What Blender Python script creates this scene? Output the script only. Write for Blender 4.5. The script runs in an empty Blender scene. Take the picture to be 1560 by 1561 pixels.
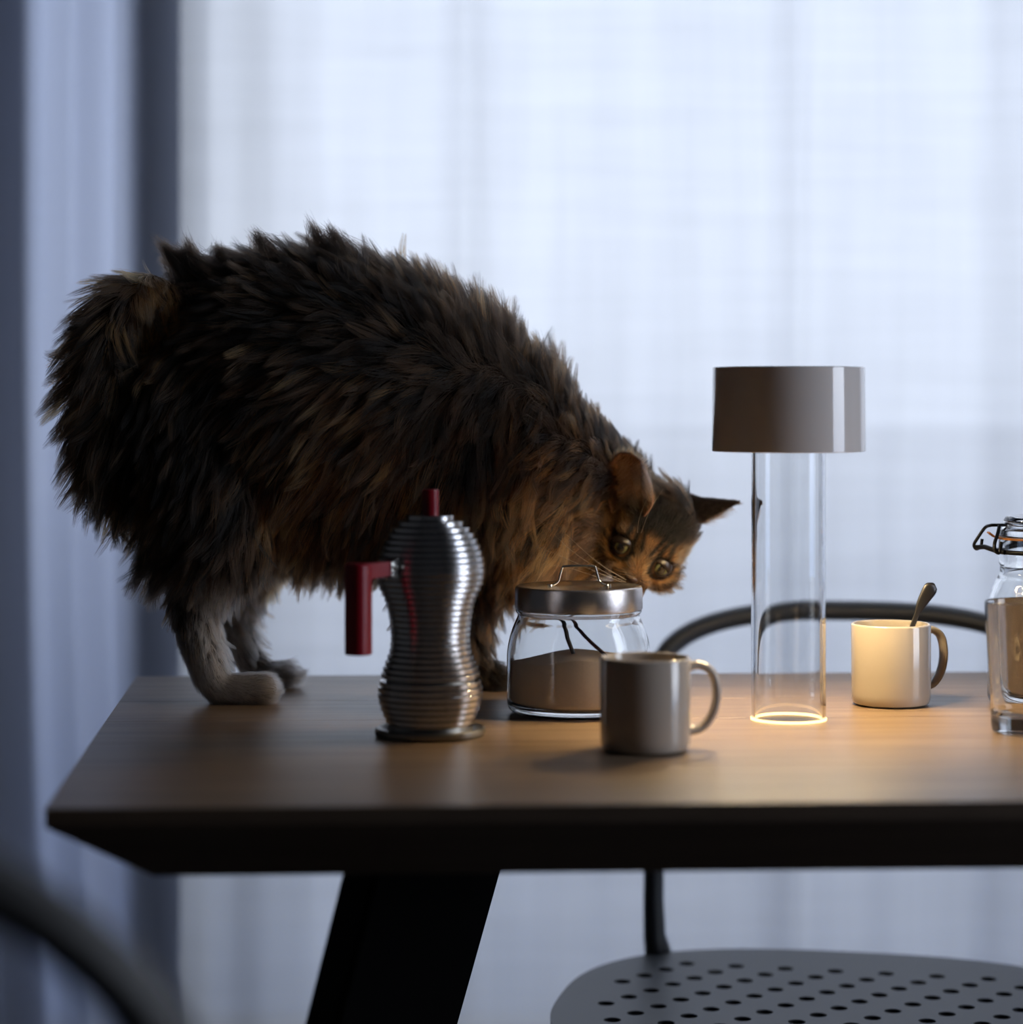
import bpy, bmesh, math, random
import numpy as np
from mathutils import Vector, Matrix

random.seed(7)
rng = np.random.default_rng(11)
PI = math.pi
scene = bpy.context.scene
COL = scene.collection

# ------------------------------------------------------------------ camera
FPX, CX, HY = 3600.0, 780.0, 600.0      # focal length in pixels, centre column, horizon row
CAMZ, TOP = 1.06, 0.74                  # camera height, table top height
cam_d = bpy.data.cameras.new('camera')
cam = bpy.data.objects.new('camera', cam_d)
COL.objects.link(cam)
cam.location = (0, 0, CAMZ)
cam.rotation_euler = (PI / 2, 0, 0)
cam_d.sensor_width = 36
cam_d.sensor_fit = 'HORIZONTAL'
cam_d.lens = FPX / 1560 * 36
cam_d.shift_y = -(780.5 - HY) / 1560
cam_d.clip_start = 0.05
cam_d.dof.use_dof = True
cam_d.dof.focus_distance = 2.385
cam_d.dof.aperture_fstop = 2.2
scene.camera = cam

def P(px, py, D):
    """the point at depth D that lies on the sight line through a pixel of the photograph"""
    return Vector(((px - CX) / FPX * D, D, CAMZ - (py - HY) / FPX * D))

# ------------------------------------------------------------------ world, exposure
scene.view_settings.view_transform = 'Standard'
scene.view_settings.look = 'None'
scene.view_settings.gamma = 1
scene.view_settings.exposure = 0
scene.view_settings.use_curve_mapping = False
cy = scene.cycles
cy.use_denoising = True
cy.max_bounces = 14
cy.diffuse_bounces = 4
cy.glossy_bounces = 5
cy.transmission_bounces = 12
cy.transparent_max_bounces = 24
cy.caustics_reflective = False
cy.caustics_refractive = True
cy.sample_clamp_indirect = 4.0
cy.blur_glossy = 0.6

SKY = 8.0
w = bpy.data.worlds.new('overcast_sky')
scene.world = w
w.use_nodes = True
nt = w.node_tree
nt.nodes.clear()
out = nt.nodes.new('ShaderNodeOutputWorld')
bg = nt.nodes.new('ShaderNodeBackground')
tc = nt.nodes.new('ShaderNodeTexCoord')
sx = nt.nodes.new('ShaderNodeSeparateXYZ')
rmp = nt.nodes.new('ShaderNodeValToRGB')
mr = nt.nodes.new('ShaderNodeMapRange')
mr.inputs['From Min'].default_value = -1
mr.inputs['From Max'].default_value = 1
nt.links.new(tc.outputs['Generated'], sx.inputs[0])
nt.links.new(sx.outputs['Z'], mr.inputs['Value'])
nt.links.new(mr.outputs[0], rmp.inputs[0])
e = rmp.color_ramp.elements
e[0].position = 0.0;  e[0].color = (.10, .13, .19, 1)
e[1].position = 1.0;  e[1].color = (.76, .85, 1.0, 1)
k = e.new(0.47); k.color = (.16, .21, .32, 1)
k = e.new(0.53); k.color = (.80, .87, 1.0, 1)
nt.links.new(rmp.outputs[0], bg.inputs[0])
bg.inputs[1].default_value = SKY
nt.links.new(bg.outputs[0], out.inputs[0])

def portal(name, loc, rot, sx_, sy_):
    d = bpy.data.lights.new(name, 'AREA')
    d.shape = 'RECTANGLE'
    d.size = sx_
    d.size_y = sy_
    d.cycles.is_portal = True
    o = bpy.data.objects.new(name, d)
    o.location = loc
    o.rotation_euler = rot
    COL.objects.link(o)

portal('window_portal', (.61, 3.72, 1.28), (-PI / 2, 0, 0), 2.8, 2.5)
portal('side_window_portal', (2.29, 1.63, 1.275), (0, PI / 2, 0), 2.35, .94)

# ------------------------------------------------------------------ materials
def mat(name):
    m = bpy.data.materials.new(name)
    m.use_nodes = True
    m.node_tree.nodes.clear()
    o = m.node_tree.nodes.new('ShaderNodeOutputMaterial')
    return m, m.node_tree, o

def principled(name, color, rough=.5, metal=0, spec=.5, coat=0, bump=0, bscale=200, stretch=(1, 1, 1), var=0, aniso=0, trans=0, ior=1.45):
    m, t, o = mat(name)
    b = t.nodes.new('ShaderNodeBsdfPrincipled')
    b.inputs['Base Color'].default_value = (*color, 1)
    b.inputs['Roughness'].default_value = rough
    b.inputs['Metallic'].default_value = metal
    b.inputs['Specular IOR Level'].default_value = spec
    b.inputs['Coat Weight'].default_value = coat
    b.inputs['Coat Roughness'].default_value = .03
    b.inputs['Anisotropic'].default_value = aniso
    b.inputs['Transmission Weight'].default_value = trans
    b.inputs['IOR'].default_value = ior
    t.links.new(b.outputs[0], o.inputs[0])
    if bump or var:
        tcn = t.nodes.new('ShaderNodeTexCoord')
        mp = t.nodes.new('ShaderNodeMapping')
        mp.inputs['Scale'].default_value = stretch
        nz = t.nodes.new('ShaderNodeTexNoise')
        nz.inputs['Scale'].default_value = bscale
        nz.inputs['Detail'].default_value = 4
        t.links.new(tcn.outputs['Object'], mp.inputs[0])
        t.links.new(mp.outputs[0], nz.inputs['Vector'])
        if bump:
            bp = t.nodes.new('ShaderNodeBump')
            bp.inputs['Strength'].default_value = bump
            bp.inputs['Distance'].default_value = .001
            t.links.new(nz.outputs['Fac'], bp.inputs['Height'])
            t.links.new(bp.outputs[0], b.inputs['Normal'])
        if var:
            mx = t.nodes.new('ShaderNodeMix')
            mx.data_type = 'RGBA'
            mx.inputs['A'].default_value = (*[c * (1 - var) for c in color], 1)
            mx.inputs['B'].default_value = (*[min(1, c * (1 + var)) for c in color], 1)
            t.links.new(nz.outputs['Fac'], mx.inputs['Factor'])
            t.links.new(mx.outputs['Result'], b.inputs['Base Color'])
    return m

def glass_mat(name, tint=(1, 1, 1), ior=1.47):
    m, t, o = mat(name)
    g = t.nodes.new('ShaderNodeBsdfGlass')
    g.inputs['Color'].default_value = (*tint, 1)
    g.inputs['Roughness'].default_value = 0
    g.inputs['IOR'].default_value = ior
    t.links.new(g.outputs[0], o.inputs[0])
    return m

M = {}
M['wall'] = principled('wall_plaster', (.12, .115, .11), .9, bump=.2, bscale=60, var=.05)
M['ceiling'] = principled('ceiling_plaster', (.15, .145, .14), .9, bump=.1, bscale=60)
M['frame'] = principled('window_frame_paint', (.10, .10, .11), .5, bump=.05)
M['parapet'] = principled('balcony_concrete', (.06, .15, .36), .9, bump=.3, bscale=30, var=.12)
M['steel_leg'] = principled('black_steel', (.008, .008, .009), .6, bump=.1, bscale=400, spec=.25)
M['chair'] = principled('chair_grey_paint', (.070, .075, .085), .42, bump=.15, bscale=500)
M['chair_black'] = principled('chair_black_paint', (.018, .018, .019), .5, bump=.1, bscale=500)
M['red'] = principled('red_plastic', (.23, .004, .013), .33, spec=.5, bump=.05, bscale=900)
M['alu'] = principled('cast_aluminium', (.60, .59, .59), .20, metal=1, bump=.22, bscale=350, stretch=(1, 1, 3), var=.06)
M['alu_dark'] = principled('tarnished_aluminium', (.30, .29, .27), .34, metal=1, bump=.25, bscale=350, var=.08)
M['chrome'] = principled('bright_steel', (.86, .84, .80), .16, metal=1)
M['lid'] = principled('brushed_steel_lid', (.58, .54, .53), .24, metal=1, bump=.12, bscale=220, stretch=(1, 1, 14), aniso=.5)
M['ceramic'] = principled('cream_ceramic', (.42, .375, .33), .10, coat=.5, var=.02, bscale=8)
M['shade'] = principled('white_lacquered_shade', (.72, .67, .64), .13, coat=1.0, var=.015, bscale=5)
M['black_metal'] = principled('black_wire', (.012, .014, .018), .4, metal=.6)
M['dark_spoon'] = principled('dark_steel_spoon', (.10, .10, .11), .35, metal=.85)
M['gasket'] = principled('orange_rubber', (.42, .17, .04), .5, bump=.1)
M['sugar'] = principled('raw_sugar', (.66, .52, .43), .8, bump=1.0, bscale=1500, var=.22)
M['vanilla'] = principled('vanilla_pod_skin', (.022, .012, .010), .45, bump=.6, bscale=300, stretch=(1, 1, .1))
M['vanilla_thin'] = principled('thin_pod_skin', (.035, .008, .016), .4, bump=.3, bscale=300)
M['glass'] = glass_mat('clear_glass', (.985, .99, .99))
M['glass_tube'] = glass_mat('clear_borosilicate_glass', (.985, .988, .99))

def wood(name, base, dark, rough=.42):
    m, t, o = mat(name)
    b = t.nodes.new('ShaderNodeBsdfPrincipled')
    t.links.new(b.outputs[0], o.inputs[0])
    tcn = t.nodes.new('ShaderNodeTexCoord')
    oi = t.nodes.new('ShaderNodeObjectInfo')
    ad = t.nodes.new('ShaderNodeVectorMath'); ad.operation = 'MULTIPLY_ADD'
    ad.inputs[1].default_value = (9.1, 7.3, 5.5)
    t.links.new(oi.outputs['Random'], ad.inputs[0])
    t.links.new(tcn.outputs['Object'], ad.inputs[2])
    mp = t.nodes.new('ShaderNodeMapping')
    mp.inputs['Scale'].default_value = (.9, 14, 14)
    t.links.new(ad.outputs[0], mp.inputs[0])
    n1 = t.nodes.new('ShaderNodeTexNoise')
    n1.inputs['Scale'].default_value = 4.5; n1.inputs['Detail'].default_value = 8
    n1.inputs['Roughness'].default_value = .65; n1.inputs['Distortion'].default_value = .35
    t.links.new(mp.outputs[0], n1.inputs['Vector'])
    mp2 = t.nodes.new('ShaderNodeMapping')
    mp2.inputs['Scale'].default_value = (8, 160, 160)
    t.links.new(ad.outputs[0], mp2.inputs[0])
    n2 = t.nodes.new('ShaderNodeTexNoise')
    n2.inputs['Scale'].default_value = 4; n2.inputs['Detail'].default_value = 5
    t.links.new(mp2.outputs[0], n2.inputs['Vector'])
    mm = t.nodes.new('ShaderNodeMath'); mm.operation = 'MULTIPLY_ADD'
    mm.inputs[1].default_value = .35
    t.links.new(n2.outputs['Fac'], mm.inputs[0])
    ms = t.nodes.new('ShaderNodeMath'); ms.operation = 'MULTIPLY'; ms.inputs[1].default_value = .7
    t.links.new(n1.outputs['Fac'], ms.inputs[0])
    t.links.new(ms.outputs[0], mm.inputs[2])
    r = t.nodes.new('ShaderNodeValToRGB')
    b.inputs['Specular IOR Level'].default_value = .6
    r.color_ramp.elements[0].position = .34; r.color_ramp.elements[0].color = (*dark, 1)
    r.color_ramp.elements[1].position = .66; r.color_ramp.elements[1].color = (*base, 1)
    t.links.new(mm.outputs[0], r.inputs[0])
    hs = t.nodes.new('ShaderNodeHueSaturation')
    vr = t.nodes.new('ShaderNodeMapRange')
    vr.inputs['To Min'].default_value = .86; vr.inputs['To Max'].default_value = 1.1
    t.links.new(oi.outputs['Random'], vr.inputs['Value'])
    t.links.new(vr.outputs[0], hs.inputs['Value'])
    t.links.new(r.outputs[0], hs.inputs['Color'])
    t.links.new(hs.outputs[0], b.inputs['Base Color'])
    rr = t.nodes.new('ShaderNodeMapRange')
    rr.inputs['To Min'].default_value = rough - .12; rr.inputs['To Max'].default_value = rough + .04
    t.links.new(n2.outputs['Fac'], rr.inputs['Value'])
    t.links.new(rr.outputs[0], b.inputs['Roughness'])
    bp = t.nodes.new('ShaderNodeBump'); bp.inputs['Strength'].default_value = .35; bp.inputs['Distance'].default_value = .0008
    t.links.new(mm.outputs[0], bp.inputs['Height'])
    t.links.new(bp.outputs[0], b.inputs['Normal'])
    return m

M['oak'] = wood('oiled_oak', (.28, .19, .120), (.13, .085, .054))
M['oak_shaded'] = wood('oiled_oak_shaded', (.10, .065, .04), (.055, .033, .02), .6)  # oak darkened to put the shade of edges and underside into the colour
M['floor'] = wood('dark_floor_boards', (.06, .045, .035), (.03, .02, .015), .5)

def cloth(name, col, thin, slub=.10):
    m, t, o = mat(name)
    tr = t.nodes.new('ShaderNodeBsdfTranslucent')
    df = t.nodes.new('ShaderNodeBsdfDiffuse')
    tp = t.nodes.new('ShaderNodeBsdfTransparent')
    tcn = t.nodes.new('ShaderNodeTexCoord')
    fac = None
    for sc_ in ((3, 3, 90), (160, 160, 2.5), (11, 11, 1.6)):
        mp = t.nodes.new('ShaderNodeMapping'); mp.inputs['Scale'].default_value = sc_
        nz = t.nodes.new('ShaderNodeTexNoise'); nz.inputs['Scale'].default_value = 1; nz.inputs['Detail'].default_value = 3
        t.links.new(tcn.outputs['Object'], mp.inputs[0]); t.links.new(mp.outputs[0], nz.inputs['Vector'])
        if fac is None: fac = nz.outputs['Fac']
        else:
            a = t.nodes.new('ShaderNodeMath'); a.operation = 'ADD'
            t.links.new(fac, a.inputs[0]); t.links.new(nz.outputs['Fac'], a.inputs[1]); fac = a.outputs[0]
    r = t.nodes.new('ShaderNodeMapRange')
    r.inputs['From Min'].default_value = 1.1; r.inputs['From Max'].default_value = 1.9
    r.inputs['To Min'].default_value = 1 - slub; r.inputs['To Max'].default_value = 1 + slub
    t.links.new(fac, r.inputs['Value'])
    vm = t.nodes.new('ShaderNodeVectorMath'); vm.operation = 'SCALE'
    vm.inputs[0].default_value = col
    t.links.new(r.outputs[0], vm.inputs['Scale'])
    t.links.new(vm.outputs[0], tr.inputs[0])
    df.inputs[0].default_value = (*[min(.8, c * 2.2) for c in col], 1)
    m1 = t.nodes.new('ShaderNodeMixShader'); m1.inputs[0].default_value = .35
    t.links.new(tr.outputs[0], m1.inputs[1]); t.links.new(df.outputs[0], m1.inputs[2])
    m2 = t.nodes.new('ShaderNodeMixShader'); m2.inputs[0].default_value = thin
    t.links.new(m1.outputs[0], m2.inputs[1]); t.links.new(tp.outputs[0], m2.inputs[2])
    t.links.new(m2.outputs[0], o.inputs[0])
    return m

M['sheer'] = cloth('sheer_linen', (.30, .298, .297), .02)
M['dense'] = cloth('lined_linen', (.265, .285, .345), .006, .03)

# ------------------------------------------------------------------ builders
def link(name, me, m=None, parent=None):
    o = bpy.data.objects.new(name, me)
    COL.objects.link(o)
    if m is not None: me.materials.append(m)
    if parent is not None: o.parent = parent
    return o

def tag(o, label=None, cat=None, group=None, kind=None):
    if label: o['label'] = label
    if cat: o['category'] = cat
    if group: o['group'] = group
    if kind: o['kind'] = kind
    return o

def thing(name, loc, label, cat, rz=0, group=None):
    o = bpy.data.objects.new(name, None)
    COL.objects.link(o)
    o.empty_display_size = .05
    o.location = loc
    o.rotation_euler = (0, 0, rz)
    return tag(o, label, cat, group)

def finish(bm, name, m, parent=None, smooth=True, angle=None):
    bmesh.ops.recalc_face_normals(bm, faces=bm.faces)
    me = bpy.data.meshes.new(name)
    bm.to_mesh(me)
    bm.free()
    if smooth:
        me.polygons.foreach_set('use_smooth', [True] * len(me.polygons))
        if angle: me.set_sharp_from_angle(angle=angle)
    return link(name, me, m, parent)

def box_bm(bm, x0, x1, y0, y1, z0, z1):
    vs = [bm.verts.new((x, y, z)) for x in (x0, x1) for y in (y0, y1) for z in (z0, z1)]
    for f in ((0, 1, 3, 2), (4, 6, 7, 5), (0, 4, 5, 1), (2, 3, 7, 6), (0, 2, 6, 4), (1, 5, 7, 3)):
        bm.faces.new([vs[i] for i in f])

def box(name, b, m, parent=None, bevel=0):
    bm = bmesh.new()
    box_bm(bm, *b)
    if bevel:
        bmesh.ops.bevel(bm, geom=bm.edges[:], offset=bevel, segments=2, affect='EDGES')
    return finish(bm, name, m, parent, smooth=False)

def supported(prof, closed=False):
    """guard points beside the ends of long straight runs keep their shading flat"""
    res = []
    n = len(prof)
    for i in range(n if closed else n - 1):
        a, b = prof[i], prof[(i + 1) % n]
        res.append(a)
        L = math.hypot(b[0] - a[0], b[1] - a[1])
        def turn(p, q, r_):
            v1 = (q[0] - p[0], q[1] - p[1]); v2 = (r_[0] - q[0], r_[1] - q[1])
            l1, l2 = math.hypot(*v1), math.hypot(*v2)
            return l1 > 0 and l2 > 0 and (v1[0] * v2[0] + v1[1] * v2[1]) / (l1 * l2) < .93
        if L > .0035 and a[0] > 1e-6 and b[0] > 1e-6:
            fs = []
            if (closed or i > 0) and turn(prof[i - 1], a, b): fs.append(.0005 / L)
            if (closed or i + 2 < n) and turn(a, b, prof[(i + 2) % n]): fs.append(1 - .0005 / L)
            for f in fs:
                res.append((a[0] + (b[0] - a[0]) * f, a[1] + (b[1] - a[1]) * f))
    if not closed: res.append(prof[-1])
    return res

def lathe(name, prof, m, parent=None, seg=96, angle=math.radians(35), loc=(0, 0, 0)):
    """closed surface of revolution; profile points (r, z), r = 0 ends are poles"""
    prof = supported(prof)
    bm = bmesh.new()
    rings = []
    for r, z in prof:
        if r < 1e-6: rings.append([bm.verts.new((0, 0, z))])
        else: rings.append([bm.verts.new((r * math.cos(2 * PI * i / seg), r * math.sin(2 * PI * i / seg), z)) for i in range(seg)])
    for a, b in zip(rings[:-1], rings[1:]):
        for i in range(seg):
            j = (i + 1) % seg
            if len(a) == 1 and len(b) == 1: continue
            if len(a) == 1: bm.faces.new((a[0], b[i], b[j]))
            elif len(b) == 1: bm.faces.new((a[i], a[j], b[0]))
            else: bm.faces.new((a[i], a[j], b[j], b[i]))
    o = finish(bm, name, m, parent, True, angle)
    o.location = loc
    return o

def loop_lathe(name, prof, m, parent=None, seg=96, angle=math.radians(35)):
    """profile is a closed loop (ring shaped solid)"""
    return lathe_loop_impl(name, prof, m, parent, seg, angle)

def lathe_loop_impl(name, prof, m, parent, seg, angle):
    prof = supported(prof, True)
    bm = bmesh.new()
    rings = [[bm.verts.new((r * math.cos(2 * PI * i / seg), r * math.sin(2 * PI * i / seg), z)) for i in range(seg)] for r, z in prof]
    for k in range(len(rings)):
        a, b = rings[k], rings[(k + 1) % len(rings)]
        for i in range(seg):
            j = (i + 1) % seg
            bm.faces.new((a[i], a[j], b[j], b[i]))
    return finish(bm, name, m, parent, True, angle)

def catmull(pts, n=8, closed=False):
    pts = [Vector(p) for p in pts]
    res = []
    L = len(pts)
    rngk = range(L if closed else L - 1)
    for i in rngk:
        p1, p2 = pts[i], pts[(i + 1) % L]
        p0 = pts[i - 1] if (closed or i > 0) else p1 * 2 - p2
        p3 = pts[(i + 2) % L] if (closed or i + 2 < L) else p2 * 2 - p1
        for s in range(n):
            t = s / n
            res.append(.5 * ((2 * p1) + (p2 - p0) * t + (2 * p0 - 5 * p1 + 4 * p2 - p3) * t * t + (3 * p1 - p0 - 3 * p2 + p3) * t ** 3))
    if not closed: res.append(pts[-1])
    return res

def tube_bm(bm, pts, rad, seg=12, flat=None, up=None, caps=True):
    """sweep; rad a number or list; flat = (a, b) radii along side / up instead"""
    pts = [Vector(p) for p in pts]
    n = len(pts)
    rads = rad if isinstance(rad, (list, tuple)) else [rad] * n
    prev = None
    rings = []
    for i in range(n):
        t = (pts[min(i + 1, n - 1)] - pts[max(i - 1, 0)]).normalized()
        if up is not None: s = t.cross(Vector(up)).normalized()
        elif prev is None:
            a = Vector((0, 0, 1)) if abs(t.z) < .9 else Vector((1, 0, 0))
            s = t.cross(a).normalized()
        else: s = (prev - t * prev.dot(t)).normalized()
        prev = s
        u = s.cross(t).normalized()
        ra, rb = (rads[i], rads[i]) if flat is None else (flat[0] * rads[i], flat[1] * rads[i])
        rings.append([bm.verts.new(pts[i] + s * ra * math.cos(2 * PI * k / seg) + u * rb * math.sin(2 * PI * k / seg)) for k in range(seg)])
    for a, b in zip(rings[:-1], rings[1:]):
        for k in range(seg):
            j = (k + 1) % seg
            bm.faces.new((a[k], a[j], b[j], b[k]))
    if caps:
        bm.faces.new(rings[0][::-1]); bm.faces.new(rings[-1])

def tube(name, pts, rad, m, parent=None, seg=12, flat=None, up=None):
    bm = bmesh.new()
    tube_bm(bm, pts, rad, seg, flat, up)
    return finish(bm, name, m, parent, True, math.radians(50))

# ------------------------------------------------------------------ the room
XL, XR, YF, YB, ZC = -2.3, 2.25, -1.5, 3.66, 2.65
def struct(o):
    o['kind'] = 'structure'
    return o
struct(box('floor', (XL - .2, XR + .2, YF - .2, YB + .16, -.12, 0), M['floor']))
struct(box('ceiling', (XL - .2, XR + .2, YF - .2, YB + .16, ZC, ZC + .15), M['ceiling']))
struct(box('wall_left', (XL - .15, XL, YF, YB, 0, ZC), M['wall']))
struct(box('wall_front', (XL - .15, XR + .15, YF - .15, YF, 0, ZC), M['wall']))
WX0, WX1, WZ0, WZ1 = -.775, 2.0, .04, 2.52
bm = bmesh.new()
box_bm(bm, XL - .15, WX0, YB, YB + .16, 0, ZC)
box_bm(bm, WX1, XR + .15, YB, YB + .16, 0, ZC)
box_bm(bm, WX0, WX1, YB, YB + .16, WZ1, ZC)
box_bm(bm, WX0, WX1, YB, YB + .16, 0, WZ0)
struct(finish(bm, 'wall_back', M['wall'], smooth=False))
SY0, SY1, SZ0, SZ1 = 1.16, 2.10, .10, 2.45
bm = bmesh.new()
box_bm(bm, XR, XR + .15, YF, SY0, 0, ZC)
box_bm(bm, XR, XR + .15, SY1, YB, 0, ZC)
box_bm(bm, XR, XR + .15, SY0, SY1, SZ1, ZC)
box_bm(bm, XR, XR + .15, SY0, SY1, 0, SZ0)
struct(finish(bm, 'wall_right', M['wall'], smooth=False))

def window(name, along, a0, a1, z0, z1, pos, posts):
    w_ = bpy.data.objects.new(name, None); COL.objects.link(w_); struct(w_)
    t, dpt = .045, .06
    bm = bmesh.new()
    def b(p0, p1, q0, q1):
        if along == 'x': box_bm(bm, p0, p1, pos, pos + dpt, q0, q1)
        else: box_bm(bm, pos, pos + dpt, p0, p1, q0, q1)
    b(a0, a0 + t, z0, z1); b(a1 - t, a1, z0, z1)
    b(a0 + t, a1 - t, z0, z0 + t); b(a0 + t, a1 - t, z1 - t, z1)
    finish(bm, 'frame', M['frame'], w_, smooth=False)
    for (c, wd) in posts:
        bm = bmesh.new(); b(c - wd / 2, c + wd / 2, z0 + t, z1 - t)
        finish(bm, 'post', M['frame'], w_, smooth=False)
    return w_
window('window_1', 'x', WX0, WX1, WZ0, WZ1, YB - .018, [(-.533, .118), (.98, .03)])
window('window_2', 'y', SY0, SY1, SZ0, SZ1, XR + .05, [])

# balcony seen as a blue dimmer zone through the cloth
bm = bmesh.new()
box_bm(bm, -2.6, 4.6, YB + .17, 5.15, -.12, .02)
box_bm(bm, -2.6, 4.6, 4.65, 4.77, .02, .99)
o = finish(bm, 'balcony', M['parapet'], smooth=False)
struct(o)

# curtains
def curtain(name, x0, x1, y0, fold, m, seed, nx):
    bm = bmesh.new()
    rs = np.random.default_rng(seed)
    nz_ = 26
    ph = rs.uniform(0, 6.28, 8)
    rows = []
    for j in range(nz_ + 1):
        z = .03 + (2.52 - .03) * j / nz_
        row = []
        for i in range(nx + 1):
            x = x0 + (x1 - x0) * i / nx
            row.append(bm.verts.new(fold(x, z, ph, y0)))
        rows.append(row)
    for j in range(nz_):
        for i in range(nx):
            bm.faces.new((rows[j][i], rows[j][i + 1], rows[j + 1][i + 1], rows[j + 1][i]))
    return finish(bm, name, m)

def fold_main(x, z, ph, y0):
    dx = .012 * math.sin(z * 1.3 + ph[5])
    u = x + dx
    y = .009 * math.sin(2 * PI * u / .31 + ph[0]) + .005 * math.sin(2 * PI * u / .173 + ph[1]) + .0018 * math.sin(2 * PI * u / .083 + ph[2]) + .008 * math.sin(2 * PI * u / .9 + ph[3])
    # one pinched pleat
    y -= .015 * math.exp(-((u + .08) / .022) ** 2)
    y -= .010 * math.exp(-((u - .42) / .018) ** 2)
    return (x, y0 + y, z)
def fold_left(x, z, ph, y0):
    s = (z - 1.0)
    u = x + .018 * s + .012 * math.sin(z * 2.2 + ph[5] + x * 4)
    amp = 1.0
    y = .026 * math.sin(2 * PI * u / .118 + 2.2) + .005 * math.sin(2 * PI * u / .071 + ph[1] + .5 * s) + .0015 * math.sin(2 * PI * u / .033 + ph[2])
    g = 1 / (1 + math.exp(-(u + .60) / .012))      # lies flat beside the post
    return (x, y0 + y * (1 - .85 * g) * amp + .025 * g, z)

o = curtain('curtain', -.50, 2.2, 3.555, fold_main, M['sheer'], 3, 620)
tag(o, 'wide sheer white linen curtain glowing with daylight behind the table', 'curtain')
o = curtain('curtain', -1.75, -.49, 3.595, fold_left, M['dense'], 5, 420)
tag(o, 'darker grey-blue curtain panel in deep folds, beside the dark window post', 'curtain')

# ------------------------------------------------------------------ the table
P1 = P(68, 1233, FPX * (CAMZ - TOP) / (1233 - HY)); P1.z = 0
P2 = P(208, 1031, FPX * (CAMZ - TOP) / (1031 - HY)); P2.z = 0
dv = P2 - P1
YAW = math.atan2(-dv.x, dv.y)
YAW = 0.045
TW, TL = dv.length, 2.15
table = thing('dining_table', (P1.x, P1.y, 0), 'long oak dining table with a knife-edged top and slanted black legs', 'table', YAW)
# skew of the side edge against the long edge is taken by the left ends of the boards
loc2 = Matrix.Rotation(-YAW, 3, 'Z') @ dv
edges = [0, .195, .34, .485, .635, loc2.y]
def left_x(y): return loc2.x * y / loc2.y
g = .00012
for a, b in zip(edges[:-1], edges[1:]):
    bm = bmesh.new()
    y0, y1 = a + (g if a > 0 else 0), b - (g if b < loc2.y else 0)
    vs = []
    for z in (TOP - .012, TOP):
        vs.append([bm.verts.new((left_x(y0), y0, z)), bm.verts.new((TL, y0, z)), bm.verts.new((TL, y1, z)), bm.verts.new((left_x(y1), y1, z))])
    bm.faces.new(vs[0][::-1]); bm.faces.new(vs[1])
    for i in range(4):
        j = (i + 1) % 4
        bm.faces.new((vs[0][i], vs[0][j], vs[1][j], vs[1][i]))
    top_e = [e_ for e_ in bm.edges if all(v.co.z > TOP - .001 for v in e_.verts)]
    bmesh.ops.bevel(bm, geom=top_e, offset=.00035, segments=1, affect='EDGES')
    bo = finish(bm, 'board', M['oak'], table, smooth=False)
    bo.data.materials.append(M['oak_shaded'])
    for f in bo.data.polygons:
        if f.normal.z < .1: f.material_index = 1  # board sides and bottoms take the oak with shade in its colour
# chamfered body below the boards
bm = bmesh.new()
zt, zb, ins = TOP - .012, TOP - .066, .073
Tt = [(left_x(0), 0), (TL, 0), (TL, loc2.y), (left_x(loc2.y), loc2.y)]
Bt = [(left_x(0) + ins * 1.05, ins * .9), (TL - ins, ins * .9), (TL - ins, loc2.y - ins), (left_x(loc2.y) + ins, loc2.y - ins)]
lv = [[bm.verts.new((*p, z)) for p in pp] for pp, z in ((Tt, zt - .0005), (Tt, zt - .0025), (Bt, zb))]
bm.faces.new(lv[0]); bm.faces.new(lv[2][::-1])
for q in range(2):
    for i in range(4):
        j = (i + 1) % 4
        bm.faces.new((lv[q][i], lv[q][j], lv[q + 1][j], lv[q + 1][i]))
finish(bm, 'underbody', M['oak_shaded'], table, smooth=False)

def slab_leg(top_l, top_r, bot_l, bot_r, D, depth, ridge):
    """slanted slab leg, a narrow face on one side of a vertical ridge"""
    iw = table.matrix_basis.inverted()
    bm = bmesh.new()
    rings = []
    for z, l, r in ((TOP - .066, top_l, top_r), (0.0, bot_l, bot_r)):
        xm = l + (r - l) * ridge
        pts = [(l, D + depth * .45), (xm, D), (r, D + depth * .12), (r - .012, D + depth), (l + .02, D + depth)]
        rings.append([bm.verts.new(iw @ Vector((x, y, z))) for x, y in pts])
    bm.faces.new(rings[0]); bm.faces.new(rings[1][::-1])
    n = len(rings[0])
    for i in range(n):
        j = (i + 1) % n
        bm.faces.new((rings[0][i], rings[0][j], rings[1][j], rings[1][i]))
    bmesh.ops.recalc_face_normals(bm, faces=bm.faces)
    bmesh.ops.bevel(bm, geom=[e_ for e_ in bm.edges if abs(e_.verts[0].co.z - e_.verts[1].co.z) > .3], offset=.004, segments=2, affect='EDGES')
    return finish(bm, 'leg', M['steel_leg'], table, smooth=False)
bpy.context.view_layer.update()
D = 2.02
tl, tr = P(530, 1332, D).x, P(738, 1332, D).x
k1 = (P(472, 1561, D).x - tl) / (229 / FPX * D); k2 = (P(674, 1561, D).x - tr) / (229 / FPX * D)
drop = TOP - .066
slab_leg(tl, tr, tl + k1 * drop, tr + k2 * drop, D, .075, .26)
slab_leg(tl + .06, tr + .04, tl + .06 + k1 * drop, tr + .04 + k2 * drop, D + .36, .07, .26)
slab_leg(1.25, 1.37, 1.45, 1.57, 1.94, .075, .74)
slab_leg(1.25, 1.37, 1.45, 1.57, 2.32, .07, .74)

# ------------------------------------------------------------------ perforated chairs
def seat_outline(n=96, a=.308, b=.270, e_=2.7):
    pts = []
    for i in range(n):
        t = 2 * PI * i / n
        c, s = math.cos(t), math.sin(t)
        pts.append((a * math.copysign(abs(c) ** (2 / e_), c), b * math.copysign(abs(s) ** (2 / e_), s)))
    return pts

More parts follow.
